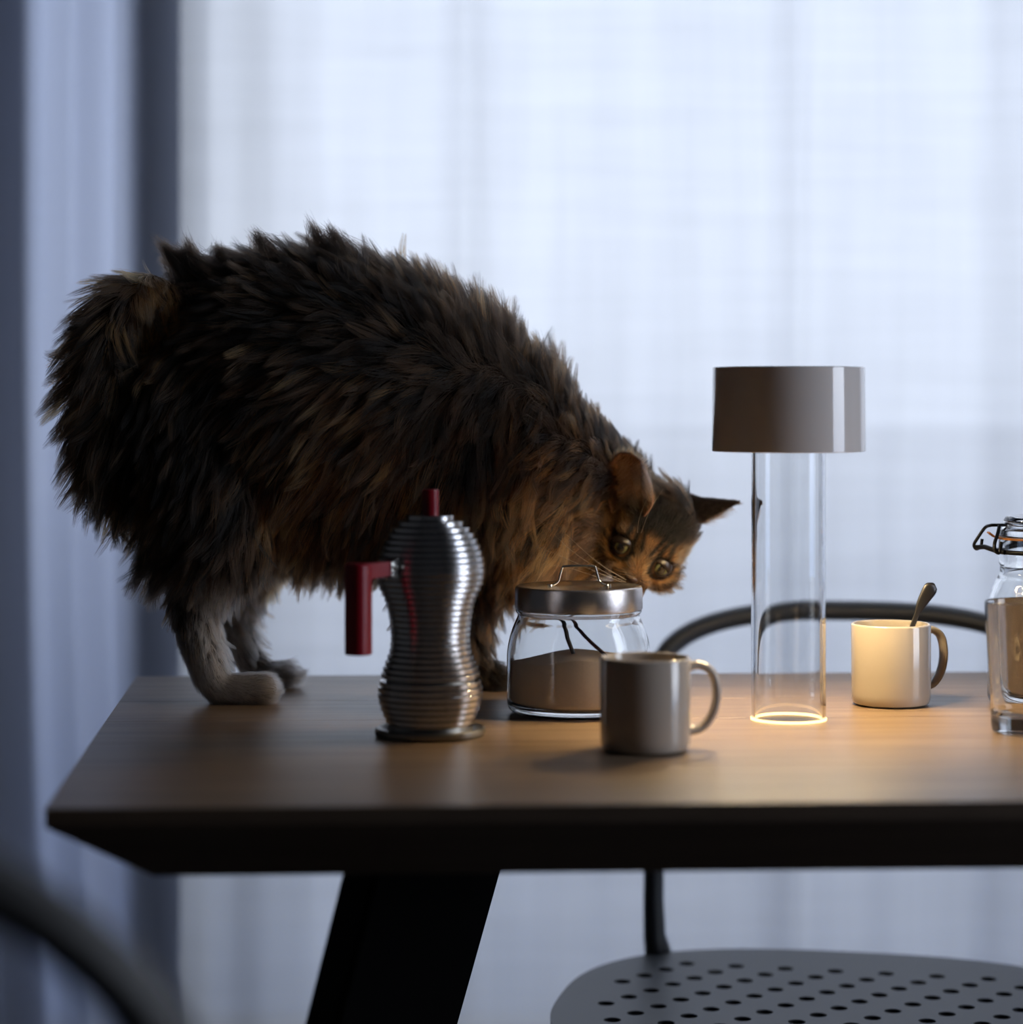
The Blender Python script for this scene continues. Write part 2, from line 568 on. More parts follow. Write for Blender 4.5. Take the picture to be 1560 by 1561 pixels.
def make_seat_mesh():
    cu = bpy.data.curves.new('seat_shape', 'CURVE')
    cu.dimensions = '2D'
    cu.fill_mode = 'BOTH'
    def ring(pts):
        sp = cu.splines.new('POLY')
        sp.points.add(len(pts) - 1)
        for q, p in zip(sp.points, pts): q.co = (p[0], p[1], 0, 1)
        sp.use_cyclic_u = True
    ring(seat_outline())
    for i in range(-7, 8):
        for j in range(-5, 6):
            x, y = i * .058 + j * .020, j * .033 + .005
            if (abs(x) / .275) ** 2.6 + (abs(y) / .235) ** 2.6 > .9: continue
            ring([(x + 00.0100 * math.cos(2 * PI * k / 14), y + 00.0100 * math.sin(2 * PI * k / 14)) for k in range(14)])
    cu.extrude = .004
    cu.bevel_depth = .0006
    tmp = bpy.data.objects.new('tmp', cu)
    COL.objects.link(tmp)
    dg = bpy.context.evaluated_depsgraph_get()
    me = bpy.data.meshes.new_from_object(tmp.evaluated_get(dg))
    bpy.data.objects.remove(tmp)
    me.materials.clear()
    # gentle saddle: sides and front roll down
    for v in me.vertices:
        v.co.z += 0
    return me
seat_me = make_seat_mesh()

def make_chair(loc, rz, label, cm, zt_=.795, cz=.095, ex=2.75, tr=.0172):
    t = thing('metal_chair', loc, label, 'chair', rz, None)
    SZ = .385
    s = link('seat', seat_me.copy(), cm, t)
    s.location = (0, 0, SZ)
    # skirt: turned-down rim
    bm = bmesh.new()
    out_ = seat_outline()
    lv = []
    for (sc_, z) in ((.975, SZ - .0042), (.996, SZ - .0042), (1.006, SZ - .012), (1.002, SZ - .052), (.985, SZ - .055), (.975, SZ - .014)):
        lv.append([bm.verts.new((x * sc_, y * sc_, z)) for x, y in out_])
    for k in range(len(lv)):
        a, b = lv[k], lv[(k + 1) % len(lv)]
        for i in range(len(a)):
            j = (i + 1) % len(a)
            bm.faces.new((a[i], a[j], b[j], b[i]))
    finish(bm, 'seat_rim', cm, t)
    # hoop backrest
    zs = SZ - .02
    Wd = .240
    path = []
    def lean(z): return .228 + .06 * (z - SZ) / .4 if z > SZ else .228
    for k in range(8):
        z = zs + (zt_ - cz - zs) * k / 8
        path.append((-Wd + .012 * math.exp(-(z - zs) / .03), z))
    nq = 18
    for k in range(nq + 1):
        th = PI - PI / 2 * k / nq
        c, s_ = math.cos(th), math.sin(th)
        path.append((math.copysign(abs(c) ** (2 / ex), c) * Wd, zt_ - cz + cz * abs(s_) ** (2 / ex)))
    full = path + [(-x, z) for x, z in path[::-1][1:]]
    pts = []
    for x, z in full:
        pts.append((x, lean(z) + .03 * (1 - (x / Wd) ** 2) * max(0, (z - .6)) / .2, z))
    n = len(pts)
    rads = []
    for (x, y, z) in pts:
        rads.append(1.0 + .55 * math.exp(-max(0, z - zs - .004) / .022))
    bm = bmesh.new()
    tube_bm(bm, pts, rads, 14, flat=(.012 * tr / .0168, tr), up=(0, 1, 0))
    finish(bm, 'backrest', cm, t)
    for sx_ in (-1, 1):
        for sy_ in (-1, 1):
            tube('leg', [(sx_ * .20, sy_ * .17, SZ - .023), (sx_ * .215, sy_ * .195, .2), (sx_ * .235, sy_ * .225, .002)], [.0125, .012, .010], cm, t, 12)
    return t

cr = math.radians(12)
post = P(1009, 1455, 2.842)
ctr = Vector((post.x, post.y, 0)) - Matrix.Rotation(-cr, 3, 'Z') @ Vector((-.228, .228, 0))
make_chair((ctr.x, ctr.y, 0), -cr, 'grey metal chair with a perforated seat and hoop back across the table', M['chair'])
make_chair((-.385, 1.41, 0), PI, 'near-black hoop-backed chair before the table, showing only its rounded back corner', M['chair_black'], .872, .20, 2.0, .0215)

# ------------------------------------------------------------------ table lamp
def on_table(px, D): return ((px - CX) / FPX * D, D, TOP)
LD = 2.318
lamp = thing('table_lamp', on_table(1202.5, LD), 'portable lamp with a clear glass tube under a round white shade', 'lamp')
sh_b, sh_t = 1.0035 - TOP, 1.0862 - TOP
Rs = .0748
loop = [(Rs - .0012, sh_t), (Rs - .0002, sh_t - .0008), (Rs + .0007, sh_b + .0006), (Rs + .0002, sh_b), (Rs - .0015, sh_b), (Rs - .0022, sh_b + .004), (Rs - .0026, sh_b + .022)]
lathe('lamp_shade', [(0, sh_t)] + loop + [(Rs - .004, sh_b + .025), (.0, sh_b + .025)], M['shade'], lamp, 160, math.radians(30))
Rt = .0366
loop_lathe('glass_tube', [(Rt, .0015), (Rt, sh_b + .026), (Rt - .0036, sh_b + .026), (Rt - .0036, .0015), (Rt - .0026, .0003), (Rt - .0008, .0003)], M['glass_tube'], lamp, 128)
# glass foot disc that carries the light
m, t, o_ = mat('warm_lit_glass_edge')
em = t.nodes.new('ShaderNodeEmission'); em.inputs[0].default_value = (1.0, .66, .28, 1); em.inputs[1].default_value = 3.2
t.links.new(em.outputs[0], o_.inputs[0])
M['lit_edge'] = m
loop_lathe('light_ring', [(Rt + .0007, .0004), (Rt + .0007, .0022), (Rt - .0006, .0030), (Rt - .0042, .0024), (Rt - .0042, .0004)], M['lit_edge'], lamp, 96)['label'] = 'glowing warm ring at the foot'
m, t, o_ = mat('warm_led')
em = t.nodes.new('ShaderNodeEmission'); em.inputs[0].default_value = (1.0, .73, .37, 1); em.inputs[1].default_value = 195
t.links.new(em.outputs[0], o_.inputs[0])
M['led'] = m
loop_lathe('led_ring', [(.044, sh_b + .0235), (.066, sh_b + .0235), (.066, sh_b + .0215), (.044, sh_b + .0215)], M['led'], lamp, 64)['label'] = 'warm light ring under the shade'

# ------------------------------------------------------------------ mugs
def mug(loc, az, label, group=None):
    t = thing('ceramic_mug', loc, label, 'mug', 0, group)
    r, h = .0407, .0838
    prof = [(0, .003), (.030, .003), (.032, 0.0), (.0345, .0004), (.0385, .0022), (.0402, .006), (r, .012), (r, h - .002), (r - .0006, h - .0004), (r - .0016, h),
            (r - .0026, h - .0004), (r - .0033, h - .003), (r - .0035, .012), (r - .006, .0065), (.028, .005), (0, .005)]
    lathe('body', prof, M['ceramic'], t, 96, math.radians(50))
    ca, sa = math.cos(az), math.sin(az)
    pts2 = [(.0385, .074), (.050, .0755), (.0615, .068), (.0655, .050), (.0620, .032), (.052, .0195), (.0385, .0165)]
    pts = catmull([(x * ca, x * sa, z) for x, z in pts2], 7)
    bm = bmesh.new()
    tube_bm(bm, pts, 1.0, 14, flat=(.0060, .0036), up=None) if False else None
    # cross-section wide across the handle plane
    side = Vector((-sa, ca, 0))
    rings = []
    n = len(pts)
    for i in range(n):
        tt = (pts[min(i + 1, n - 1)] - pts[max(i - 1, 0)]).normalized()
        u = side.cross(tt).normalized()
        q = abs(2 * i / (n - 1) - 1) ** 6
        rings.append([bm.verts.new(pts[i] + side * (.0062 + .002 * q) * math.cos(2 * PI * k / 14) + u * (.0040 + .0012 * q) * math.sin(2 * PI * k / 14)) for k in range(14)])
    for a, b in zip(rings[:-1], rings[1:]):
        for k in range(14):
            j = (k + 1) % 14
            bm.faces.new((a[k], a[j], b[j], b[k]))
    bm.faces.new(rings[0]); bm.faces.new(rings[-1][::-1])
    finish(bm, 'handle', M['ceramic'], t)
    return t
mug(on_table(984, 2.12), math.radians(8), 'cream mug in front of the sugar jar, its rim overlapping the jar')
mug(on_table(1358.5, 2.43), math.radians(25), 'cream mug with a dark spoon standing in it, behind the glass lamp')

# spoon leaning in the back mug
mx, my = on_table(1358.5, 2.43)[:2]
sp = thing('spoon', (0, 0, 0), 'dark metal spoon leaning in the mug by the lamp, handle up', 'spoon')
tip = P(1424, 889, 2.435)
low = Vector((mx - .006, my - .006, TOP + .010))
mid = P(1396, 942, 2.432)
path = catmull([low, low.lerp(mid, .5) + Vector((.001, 0, 0)), mid, mid.lerp(tip, .45) + Vector((-.0015, 0, 0)), tip], 7)
n = len(path)
wd = []
for i in range(n):
    s = i / (n - 1)
    wd.append((0.0028 + .0060 * max(0, (s - .55) / .45) ** .9) * (1 if s < .9 else math.sqrt(max(.02, 1 - ((s - .9) / .1) ** 2))))
bm = bmesh.new()
tube_bm(bm, path, wd, 12, flat=(1.0, .30), up=(0, 1, .2))
finish(bm, 'handle', M['dark_spoon'], sp)
bm = bmesh.new()
bmesh.ops.create_uvsphere(bm, u_segments=20, v_segments=12, radius=1)
for v in bm.verts:
    x, y, z = v.co
    v.co = (x * .0125, y * .003 - .003 * (1 - x * x - z * z), z * .008)
bmesh.ops.rotate(bm, verts=bm.verts, cent=(0, 0, 0), matrix=Matrix.Rotation(math.radians(70), 3, 'Y'))
bmesh.ops.translate(bm, verts=bm.verts, vec=low + Vector((-.001, 0, .010)))
finish(bm, 'bowl', M['dark_spoon'], sp)

# ------------------------------------------------------------------ sugar jar
JD = 2.37
jar = thing('glass_jar', on_table(882.5, JD), 'squat glass jar of sugar with a flat brushed steel lid', 'jar')
jo = [(0, .0035), (.050, .0035), (.058, .0005), (.064, .0008), (.0695, .004), (.0718, .010), (.0722, .020), (.0722, .050), (.0718, .062), (.0700, .073), (.0672, .083), (.0640, .091), (.0618, .096), (.0612, .099), (.0625, .1005), (.0633, .1025), (.0628, .1042), (.0600, .106)]
ji = [(.0575, .106), (.0572, .099), (.0585, .094), (.0612, .089), (.0646, .081), (.0674, .071), (.0694, .060), (.0697, .050), (.0697, .020), (.069, .012), (.064, .0085), (.050, .0080), (0, .0080)]
def soft(pr, n=5):
    return [(max(0, v.x), v.y) for v in catmull([(r, z, 0) for r, z in pr], n)]
jo = jo[:1] + soft(jo[1:]); ji = soft(ji[:-1]) + ji[-1:]
lathe('jar_body', jo + ji, M['glass'], jar, 160, math.radians(60))
lz0, lz1 = .1045, .1275
lathe('lid', [(0, lz0 + .003), (.060, lz0 + .003), (.0625, lz0 + .0005), (.0640, lz0), (.0642, lz0 + .002), (.0640, lz1 - .0035), (.0632, lz1 - .001), (.0615, lz1), (.0600, lz1 - .0006), (0, lz1 - .0006)], M['lid'], jar, 128, math.radians(30))
jx = Vector(on_table(882.5, JD))
def J(px, py): 
    v = P(px, py, JD) - jx
    return (v.x, 0, v.z)
hz = lz1 + .0006
wire = [(-.0315, -.004, hz), (-.0255, -.002, hz + .0002), (-.0205, 0, hz + .0035), (-.0185, 0, hz + .010), (-.0165, 0, hz + .0165), (-.0145, 0, hz + .0185), (0, 0, hz + .0192), (.0150, 0, hz + .0185), (.0170, 0, hz + .0165), (.0188, 0, hz + .010), (.0212, 0, hz + .0035), (.0265, -.002, hz + .0002), (.0320, -.004, hz)]
tube('lid_handle', catmull(wire, 5), .0011, M['chrome'], jar, 10)
for sx_ in (-1, 1):
    lathe('rivet', [(0, 0), (.0022, 0), (.0022, .0009), (.0016, .0018), (0, .0022)], M['chrome'], jar, 16, loc=(sx_ * .0285, -.003, lz1 - .0006))
# sugar heap inside
bm = bmesh.new()
seg, nr = 96, 14
R = .0690
def surf(r, a):
    x = r * math.cos(a)
    return .0615 - .0095 * max(0, (-x - .005) / R) ** 1.2 - .004 * max(0, x / R) - .003 * (r / R) ** 3 + .0008 * math.sin(40 * x + 3 * a) * (r / R)
rings = [[bm.verts.new((0, 0, surf(0, 0)))]]
for i in range(1, nr + 1):
    r = R * i / nr
    rings.append([bm.verts.new((r * math.cos(2 * PI * k / seg), r * math.sin(2 * PI * k / seg), surf(r, 2 * PI * k / seg))) for k in range(seg)])
for (r, z) in ((R, .03), (R, .016), (.0670, .0110), (.060, .0088)):
    rings.append([bm.verts.new((r * math.cos(2 * PI * k / seg), r * math.sin(2 * PI * k / seg), z)) for k in range(seg)])
rings.append([bm.verts.new((0, 0, .0088))])
for a, b in zip(rings[:-1], rings[1:]):
    for i in range(seg):
        j = (i + 1) % seg
        if len(a) == 1: bm.faces.new((a[0], b[i], b[j]))
        elif len(b) == 1: bm.faces.new((a[i], a[j], b[0]))
        else: bm.faces.new((a[i], a[j], b[j], b[i]))
o = finish(bm, 'sugar', M['sugar'])
o.location = jx
tag(o, 'light brown sugar filling the lower half of the steel-lidded jar', 'sugar', kind='stuff')
# dark pods standing in the sugar
def podpath(pts): return [P(px, py, d) for px, py, d in pts]
pp = catmull(podpath([(846, 938, 2.352), (858, 947, 2.350), (863, 960, 2.350), (866, 974, 2.352), (873, 992, 2.356), (882, 1015, 2.362)]), 6)
n = len(pp)
o = tube('vanilla_pod', pp, [.0034 * (.5 + .5 * math.sin(PI * min(1, .18 + .7 * i / n))) for i in range(n)], M['vanilla'], seg=10, flat=(1.1, .6))
tag(o, 'thick wrinkled dark vanilla pod standing crooked in the jar sugar', 'vanilla pod')
pp = catmull(podpath([(869, 936, 2.345), (880, 955, 2.340), (900, 978, 2.336), (925, 1000, 2.334), (944, 1022, 2.336)]), 6)
o = tube('vanilla_pod', pp, [.0018] * len(pp), M['vanilla_thin'], seg=10)
tag(o, 'thin straight reddish-black pod in the jar, slanting to the front mug', 'vanilla pod')

# ------------------------------------------------------------------ stovetop coffee pot
PD = 2.215
pot = thing('coffee_pot', on_table(656, PD), 'ribbed aluminium stovetop coffee pot with dark red knob and handle', 'coffee pot')
U = PD / FPX
def pz(zy): return CAMZ - ((zy / 3.547 + 720) - HY) * U - TOP       # from a row of the enlarged view
prof_key = [(225, 27), (258, 44), (290, 57), (322, 65), (355, 70.5), (390, 75), (425, 79), (460, 81.5), (500, 83.3), (540, 83.3), (580, 81.5), (610, 79), (650, 73.5), (680, 70), (720, 66.5), (760, 64), (800, 62), (850, 60.5), (900, 60), (940, 61), (970, 62.5), (1010, 66.5), (1050, 71), (1085, 74.5), (1115, 75.5), (1140, 77.5), (1175, 80), (1210, 80), (1245, 77.5), (1280, 74.5), (1310, 71), (1345, 67), (1375, 62)]
def prad(z_):
    ks = [(pz(a), b * U) for a, b in prof_key][::-1]
    return float(np.interp(z_, [a for a, b in ks], [b for a, b in ks]))
z_joint = pz(1113)
ztop_, zbot_ = pz(228), pz(1385)
def ribbed(z0, z1, nrib, gap=.0010):
    """stack of rounded flat ribs, each with its own ledge"""
    pr = []
    hgt = (z1 - z0) / nrib
    for i in range(nrib):
        a = z0 + hgt * i
        b = a + hgt
        r = prad((a + b) / 2)
        pr += [(r - .0028, a + .0001), (r - .0004, a + .0003), (r, a + .0007), (r, b - .0010), (r - .0004, b - .0006), (r - .0028, b - .0005)]
    return pr
up = ribbed(z_joint + .0008, ztop_, 28)
lathe('upper_body', [(0, up[0][1])] + up + [(0, up[-1][1] + .0004)], M['alu'], pot, 128, math.radians(40))
lo = ribbed(zbot_, z_joint - .0012, 8)
lathe('boiler', [(0, zbot_ - .001)] + lo + [(0, lo[-1][1] + .0004)], M['alu'], pot, 128, math.radians(40))
lathe('joint_ring', [(0, z_joint - .002), (prad(z_joint) - .005, z_joint - .002), (prad(z_joint) - .005, z_joint + .0016), (0, z_joint + .0016)], M['alu_dark'], pot, 64)
zd = .0075
lathe('base_plate', [(0, .0004), (.0500, .0004), (.0517, .0016), (.0520, .004), (.0517, zd - .0012), (.0500, zd), (.0455, zd - .0004), (.0400, zd - .002), (.0385, zd + .0035), (.0400, zbot_ + .0004), (0, zbot_ + .0004)], M['alu_dark'], pot, 96, math.radians(30))
kz0, kz1 = ztop_ - .001, CAMZ - (745.5 - HY) * U - TOP
kr = 12.7 * U
lathe('knob', [(0, kz0), (kr * .96, kz0), (kr, kz0 + .002), (kr, kz1 - .0015), (kr * .92, kz1 - .0003), (0, kz1)], M['red'], pot, 48, math.radians(30), loc=(.0003, 0, 0))
# handle: grip cylinder with an arm and steel bracket
ha = Vector((-.63, -.777, 0))
gz1, gz0 = CAMZ - (856 - HY) * .97 * U - TOP - .001, CAMZ - (996 - HY) * .97 * U - TOP
gx = ha * .099
bm = bmesh.new()
hw = 20.5 * U * .965
seg = 40
rr = []
tz = Matrix.Rotation(math.atan2(ha.y, ha.x), 3, 'Z')
for (sc_, z) in ((.92, gz0), (1, gz0 + .0012), (1, gz1 - .0015), (.90, gz1)):
    ring = []
    for k in range(seg):
        a = 2 * PI * k / seg
        c, s = math.cos(a), math.sin(a)
        v = Vector((math.copysign(abs(c) ** .75, c) * hw * .92 * sc_, math.copysign(abs(s) ** .75, s) * hw * .95 * sc_, 0))
        v = tz @ v
        ring.append(bm.verts.new((gx.x + v.x, gx.y + v.y, z)))
    rr.append(ring)
for a, b in zip(rr[:-1], rr[1:]):
    for k in range(seg):
        j = (k + 1) % seg
        bm.faces.new((a[k], a[j], b[j], b[k]))
bm.faces.new(rr[0][::-1]); bm.faces.new(rr[-1])
# arm
va = []
for d_, hh in ((.094, .0145), (.0585, .0125)):
    for sy_ in (-1, 1):
        for z in (gz1 - .0004 - hh, gz1 - .0004):
            q = tz @ Vector((d_, sy_ * .0062, 0))
            va.append(bm.verts.new((q.x, q.y, z)))
for f in ((0, 1, 3, 2), (4, 6, 7, 5), (0, 4, 5, 1), (2, 3, 7, 6), (0, 2, 6, 4), (1, 5, 7, 3)):
    bm.faces.new([va[i] for i in f])
hd = finish(bm, 'handle', M['red'], pot, True, math.radians(30))
bm = bmesh.new()
pl = [(.0625, -.0005), (.0545, .0018), (.0470, .0012), (.0462, -.004), (.0525, -.0085), (.0535, -.013), (.0500, -.017), (.0520, -.018), (.0580, -.0145), (.0625, -.0125)]
for sy_ in (-1, 1):
    a_, b_ = [], []
    for d_, dz_ in pl:
        for lst, off in ((a_, .0064), (b_, .0076)):
            q = tz @ Vector((d_, sy_ * off, 0))
            lst.append(bm.verts.new((q.x, q.y, gz1 + dz_)))
    bm.faces.new(a_); bm.faces.new(b_)
    for i in range(len(pl)):
        j = (i + 1) % len(pl)
        bm.faces.new((a_[i], a_[j], b_[j], b_[i]))
br = finish(bm, 'bracket', M['chrome'], pot, smooth=False)
bm = bmesh.new()
q0 = tz @ Vector((.0575, -.0095, 0)); q1 = tz @ Vector((.0575, .0095, 0))
tube_bm(bm, [(q0.x, q0.y, gz1 - .006), (q1.x, q1.y, gz1 - .006)], .0020, 14)
finish(bm, 'hinge_pin', M['alu_dark'], br)

# ------------------------------------------------------------------ tumbler and clip-top jar
TD = 2.23
tum = on_table(1571, TD)
prof = [(0, .0012), (.028, .0012), (.0325, .0002), (.0352, .0022), (.0362, .008), (.0366, .016), (.0425, .1225), (.0424, .1236), (.0417, .1240), (.0410, .1236), (.0408, .1225), (.0347, .022), (.0325, .0175), (.026, .0155), (.012, .0145), (0, .0143)]
o = lathe('glass_tumbler', prof, M['glass'], None, 128, math.radians(60), loc=tum)
tag(o, 'tall clear tumbler with a thick base, in front of the clip-top jar', 'glass')

CD = 2.43
cj = thing('clip_top_jar', on_table(1592, CD), 'clear clip-top preserving jar with orange rubber seal and black wire', 'jar')
s_ = CD / FPX
def cz(py): return CAMZ - (py - HY) * s_ - TOP
jo = [(0, .003), (.040, .003), (.046, .0006), (.0535, .002), (.0570, .008), (.0575, .02), (.0575, .092), (.0565, .105), (.053, .118), (.0478, .130), (.0450, .136), (.0445, cz(862)), (.0460, cz(858)), (.0465, cz(850)), (.0460, cz(826)), (.0455, cz(822))]
ji = [(.0405, cz(822)), (.0405, .136), (.0440, .128), (.0500, .115), (.0535, .103), (.0545, .092), (.0545, .02), (.053, .011), (.045, .008), (0, .008)]
jo = jo[:1] + soft(jo[1:11]) + jo[11:]; ji = soft(ji[:-1], 4) + ji[-1:]
lathe('jar_body', jo + ji, M['glass'], cj, 128, math.radians(50))
lathe('glass_lid', [(0, cz(818)), (.0450, cz(818)), (.0462, cz(814)), (.0455, cz(808)), (.0400, cz(803)), (.0385, cz(799)), (.0410, cz(797)), (.0412, cz(793)), (.0390, cz(788)), (.036, cz(786.5)), (0, cz(787.5))], M['glass'], cj, 96, math.radians(40))
g = loop_lathe('seal', [(.0415, cz(821.5)), (.0480, cz(821.5)), (.0483, cz(820)), (.0480, cz(818.5)), (.0415, cz(818.5))], M['gasket'], cj, 96)
g['label'] = 'orange rubber seal'
tb = tube('seal_tab', [(-.047, -.004, cz(820)), (-.053, -.005, cz(817)), (-.0585, -.006, cz(811))], 1.0, M['gasket'], cj, 8, flat=(.0045, .0011), up=(0, 0, 1))
fill = lathe('granules', [(0, .0088), (.044, .0088), (.0520, .0118), (.0537, .0205), (.0537, .092), (.0530, .1015), (.0515, .1075), (.03, .1105), (0, .1115)],
             principled('pale_granules', (.50, .40, .37), .85, bump=1.0, bscale=1400, var=.2), None, 80, loc=cj.location)
tag(fill, 'pale pinkish-beige granules filling the clip-top jar behind the tumbler', 'sugar', kind='stuff')
# wire: band round the neck and bail over the lid
loop_lathe('neck_wire', [(.0462 + .0013 + .0021 * math.cos(a), cz(840) + .0024 * math.sin(a)) for a in [2 * PI * i / 10 for i in range(10)]], M['black_metal'], cj, 80)
bw = []
def W(px, py, dy): return ((px - 1592) * s_, dy, cz(py))
for sd in (-1, 1):
    bw = [W(1512, 800.5, .0), W(1506, 805, sd * .012), W(1496, 821, sd * .016), W(1490.5, 832, sd * .018), W(1494, 838.5, sd * .018), W(1501, 835, sd * .018), W(1503, 823, sd * .018)]
    if sd == 1:
        tube('bail_wire', [(.045, .0, cz(800.5)), (0, 0, cz(800))] + catmull(bw, 5), .0017, M['black_metal'], cj, 10)
    else:
        bw = [W(1523, 801, -.004), W(1517, 813, -.014), W(1511, 828, -.018), W(1512, 838, -.020), W(1518, 840, -.02), W(1521, 824, -.02)]
        tube('bail_wire', catmull(bw, 5), .0019, M['black_metal'], cj, 10)
tube('bail_hinge', [W(1494, 836, .018), W(1503, 834, .004), W(1514, 838, -.012), W(1526, 840, -.022)], .0026, M['black_metal'], cj, 10)

# ------------------------------------------------------------------ the cat
cat = thing('cat', P(480, 1072, 2.47) * Vector((1, 1, 0)) + Vector((0, 0, TOP)) if False else (P(480, 1072, 2.47).x, 2.47, TOP),
            'long-haired brown tabby cat standing on the table, sniffing at the sugar jar lid', 'cat')
C0 = Vector(cat.location)
def sphere_template(u, v):
    vs, fs = [(0, 0, 1)], []
    for j in range(1, v):
        a = PI * j / v
        for i in range(u):
            vs.append((math.sin(a) * math.cos(2 * PI * i / u), math.sin(a) * math.sin(2 * PI * i / u), math.cos(a)))
    vs.append((0, 0, -1))
    for i in range(u):
        k = (i + 1) % u
        fs.append((0, 1 + i, 1 + k, 1 + k))
        for j in range(v - 2):
            p, q = 1 + j * u, 1 + (j + 1) * u
            fs.append((p + i, q + i, q + k, p + k))
        fs.append((len(vs) - 1, 1 + (v - 2) * u + k, 1 + (v - 2) * u + i, 1 + (v - 2) * u + i))
    return np.array(vs, float), np.array(fs)
TPL = sphere_template(18, 12)
blobs_v, blobs_f = [], []
def blob(vs):
    blobs_f.append(TPL[1] + sum(len(x) for x in blobs_v))
    blobs_v.append(vs)
def ball(c, r, sc_=(1, 1, 1)):
    blob(TPL[0] * r * np.array(sc_) + np.array(Vector(c) - C0))
def bone(pts, sc_=(1, 1, 1), step=.22):
    """pts: (point, radius) chain"""
    for (a, ra), (b, rb) in zip(pts[:-1], pts[1:]):
        d = (b - a).length
        n = max(2, int(d / (min(ra, rb) * step)))
        for i in range(n + 1):
            t = i / n
            ball(a.lerp(b, t), ra + (rb - ra) * t, sc_)
def Q(px, py, D, r): return (P(px, py, D), r)
# trunk
bone([Q(345, 562, 2.525, .100), Q(380, 570, 2.51, .118), Q(430, 618, 2.50, .148), Q(500, 630, 2.50, .156), Q(560, 640, 2.50, .153), Q(630, 655, 2.50, .136), Q(700, 672, 2.51, .108), Q(765, 680, 2.515, .092)], (1, .72, 1))
# shoulders and neck
bone([Q(755, 670, 2.51, .086), Q(830, 700, 2.53, .066), Q(882, 722, 2.56, .055), Q(930, 755, 2.58, .050), Q(968, 795, 2.575, .044)], (1, .9, 1))
ball(P(730, 720, 2.46), .062, (1, .6, 1.3))
ball(P(800, 790, 2.515), .055, (1, .9, 1.2))
ball(P(862, 800, 2.555), .052)
ball(P(905, 832, 2.565), .036)
ball(P(850, 850, 2.565), .036)
# tail: lifted, bent over and hanging down
tail_pts = [Q(330, 520, 2.50, .022), Q(275, 470, 2.475, .022), Q(225, 452, 2.455, .024), Q(185, 468, 2.445, .027), Q(165, 520, 2.44, .029), Q(160, 590, 2.44, .030), Q(163, 660, 2.44, .029), Q(175, 720, 2.44, .024), Q(186, 765, 2.44, .012)]
bone(tail_pts)
# hind legs
bone([Q(285, 640, 2.45, .078), Q(315, 740, 2.435, .070), Q(345, 815, 2.43, .046)], (1.05, .62, 1))
bone([Q(310, 740, 2.45, .05), Q(262, 845, 2.45, .026)], (1, .7, 1))
bone([Q(345, 815, 2.43, .040), Q(318, 870, 2.43, .030), Q(294, 925, 2.435, .0240)])
bone([Q(294, 925, 2.435, .0240), Q(306, 975, 2.438, .0210), Q(322, 1030, 2.44, .0180), Q(338, 1050, 2.44, .0165)])
bone([Q(335, 1050, 2.44, .0155), Q(375, 1051, 2.44, .0165), Q(400, 1050, 2.438, .0160)], (1, 1.15, 1))
for dy_ in (-.012, -.004, .005, .013):
    ball(P(406, 1055, 2.44 + dy_), .0088, (1.25, .8, .95))
bone([Q(335, 700, 2.57, .07), Q(385, 830, 2.57, .04), Q(345, 925, 2.57, .020), Q(375, 1000, 2.57, .0150), Q(400, 1025, 2.57, .0150)], (1, .7, 1))
bone([Q(400, 1028, 2.57, .0145), Q(432, 1030, 2.57, .0155)], (1, 1.15, 1))
for dy_ in (-.011, 0, .011): ball(P(438, 1033, 2.57 + dy_), .0085, (1.2, .8, .95))
# front legs
bone([Q(700, 730, 2.455, .050), Q(655, 840, 2.45, .032), Q(640, 940, 2.46, .020), Q(640, 1030, 2.47, .0155), Q(668, 1048, 2.47, .0155)])
for dy_ in (-.010, 0, .010): ball(P(676, 1050, 2.47 + dy_), .0085, (1.2, .8, .95))
bone([Q(755, 770, 2.56, .048), Q(735, 860, 2.56, .030), Q(722, 940, 2.55, .0185), Q(722, 1015, 2.55, .0155), Q(752, 1032, 2.55, .0165)])
for dy_ in (-.011, 0, .011): ball(P(762, 1034, 2.55 + dy_), .0088, (1.2, .8, .95))
# head frame
HC = P(981, 831, 2.545)
E0 = Vector((.857, 0, -.515))
F0 = Vector((0, -1, 0))
U0 = Vector((.515, 0, .857))
pit = math.radians(22)
HF = (F0 * math.cos(pit) - U0 * math.sin(pit)).normalized()
HU = (U0 * math.cos(pit) + F0 * math.sin(pit)).normalized()
yw = math.radians(-4)
HE = (E0 * math.cos(yw) + HF * math.sin(yw)).normalized()
HF = (HF * math.cos(yw) - E0 * math.sin(yw)).normalized()
HR = Matrix((HE, HF, HU)).transposed()          # local (e, f, u) -> world
def H(e_, f_, u_): return HC + HR @ Vector((e_, f_, u_))
def hball(e_, f_, u_, r, sc_=(1, 1, 1)):
    blob((TPL[0] * r * np.array(sc_)) @ np.array(HR).T + np.array(H(e_, f_, u_) - C0))
hball(0, -.008, .012, .043, (1.08, 1.05, 1.0))
hball(.004, -.014, .026, .040, (1.05, 1.0, 1.0))
hball(0, .004, -.006, .038, (1.14, 1.0, .86))
for s in (-1, 1):
    hball(s * .029, .006, -.014, .0235)              # cheek
    hball(s * .0095, .044, -.022, .0130, (1, 1, .85))   # whisker pad
    hball(s * .024, .024, .0145, .0125, (1.1, .9, .8))    # brow
    hball(s * .026, .023, -.0165, .0115, (1.2, .9, .8))
for i in range(9):
    t = i / 8
    hball(0, .030 + .023 * t, .014 - .026 * t, .0120 - .0035 * t)   # bridge of the nose
hball(0, .040, -.0325, .0105, (1, 1, .8))           # chin
hball(0, .0555, -.0155, .0055, (1.2, .8, .9))       # nose tip
me = bpy.data.meshes.new('body')
me.from_pydata(np.concatenate(blobs_v).tolist(), [], [tuple(dict.fromkeys(f)) for f in np.concatenate(blobs_f).tolist()])
tmp = bpy.data.objects.new('tmp', me)
COL.objects.link(tmp)
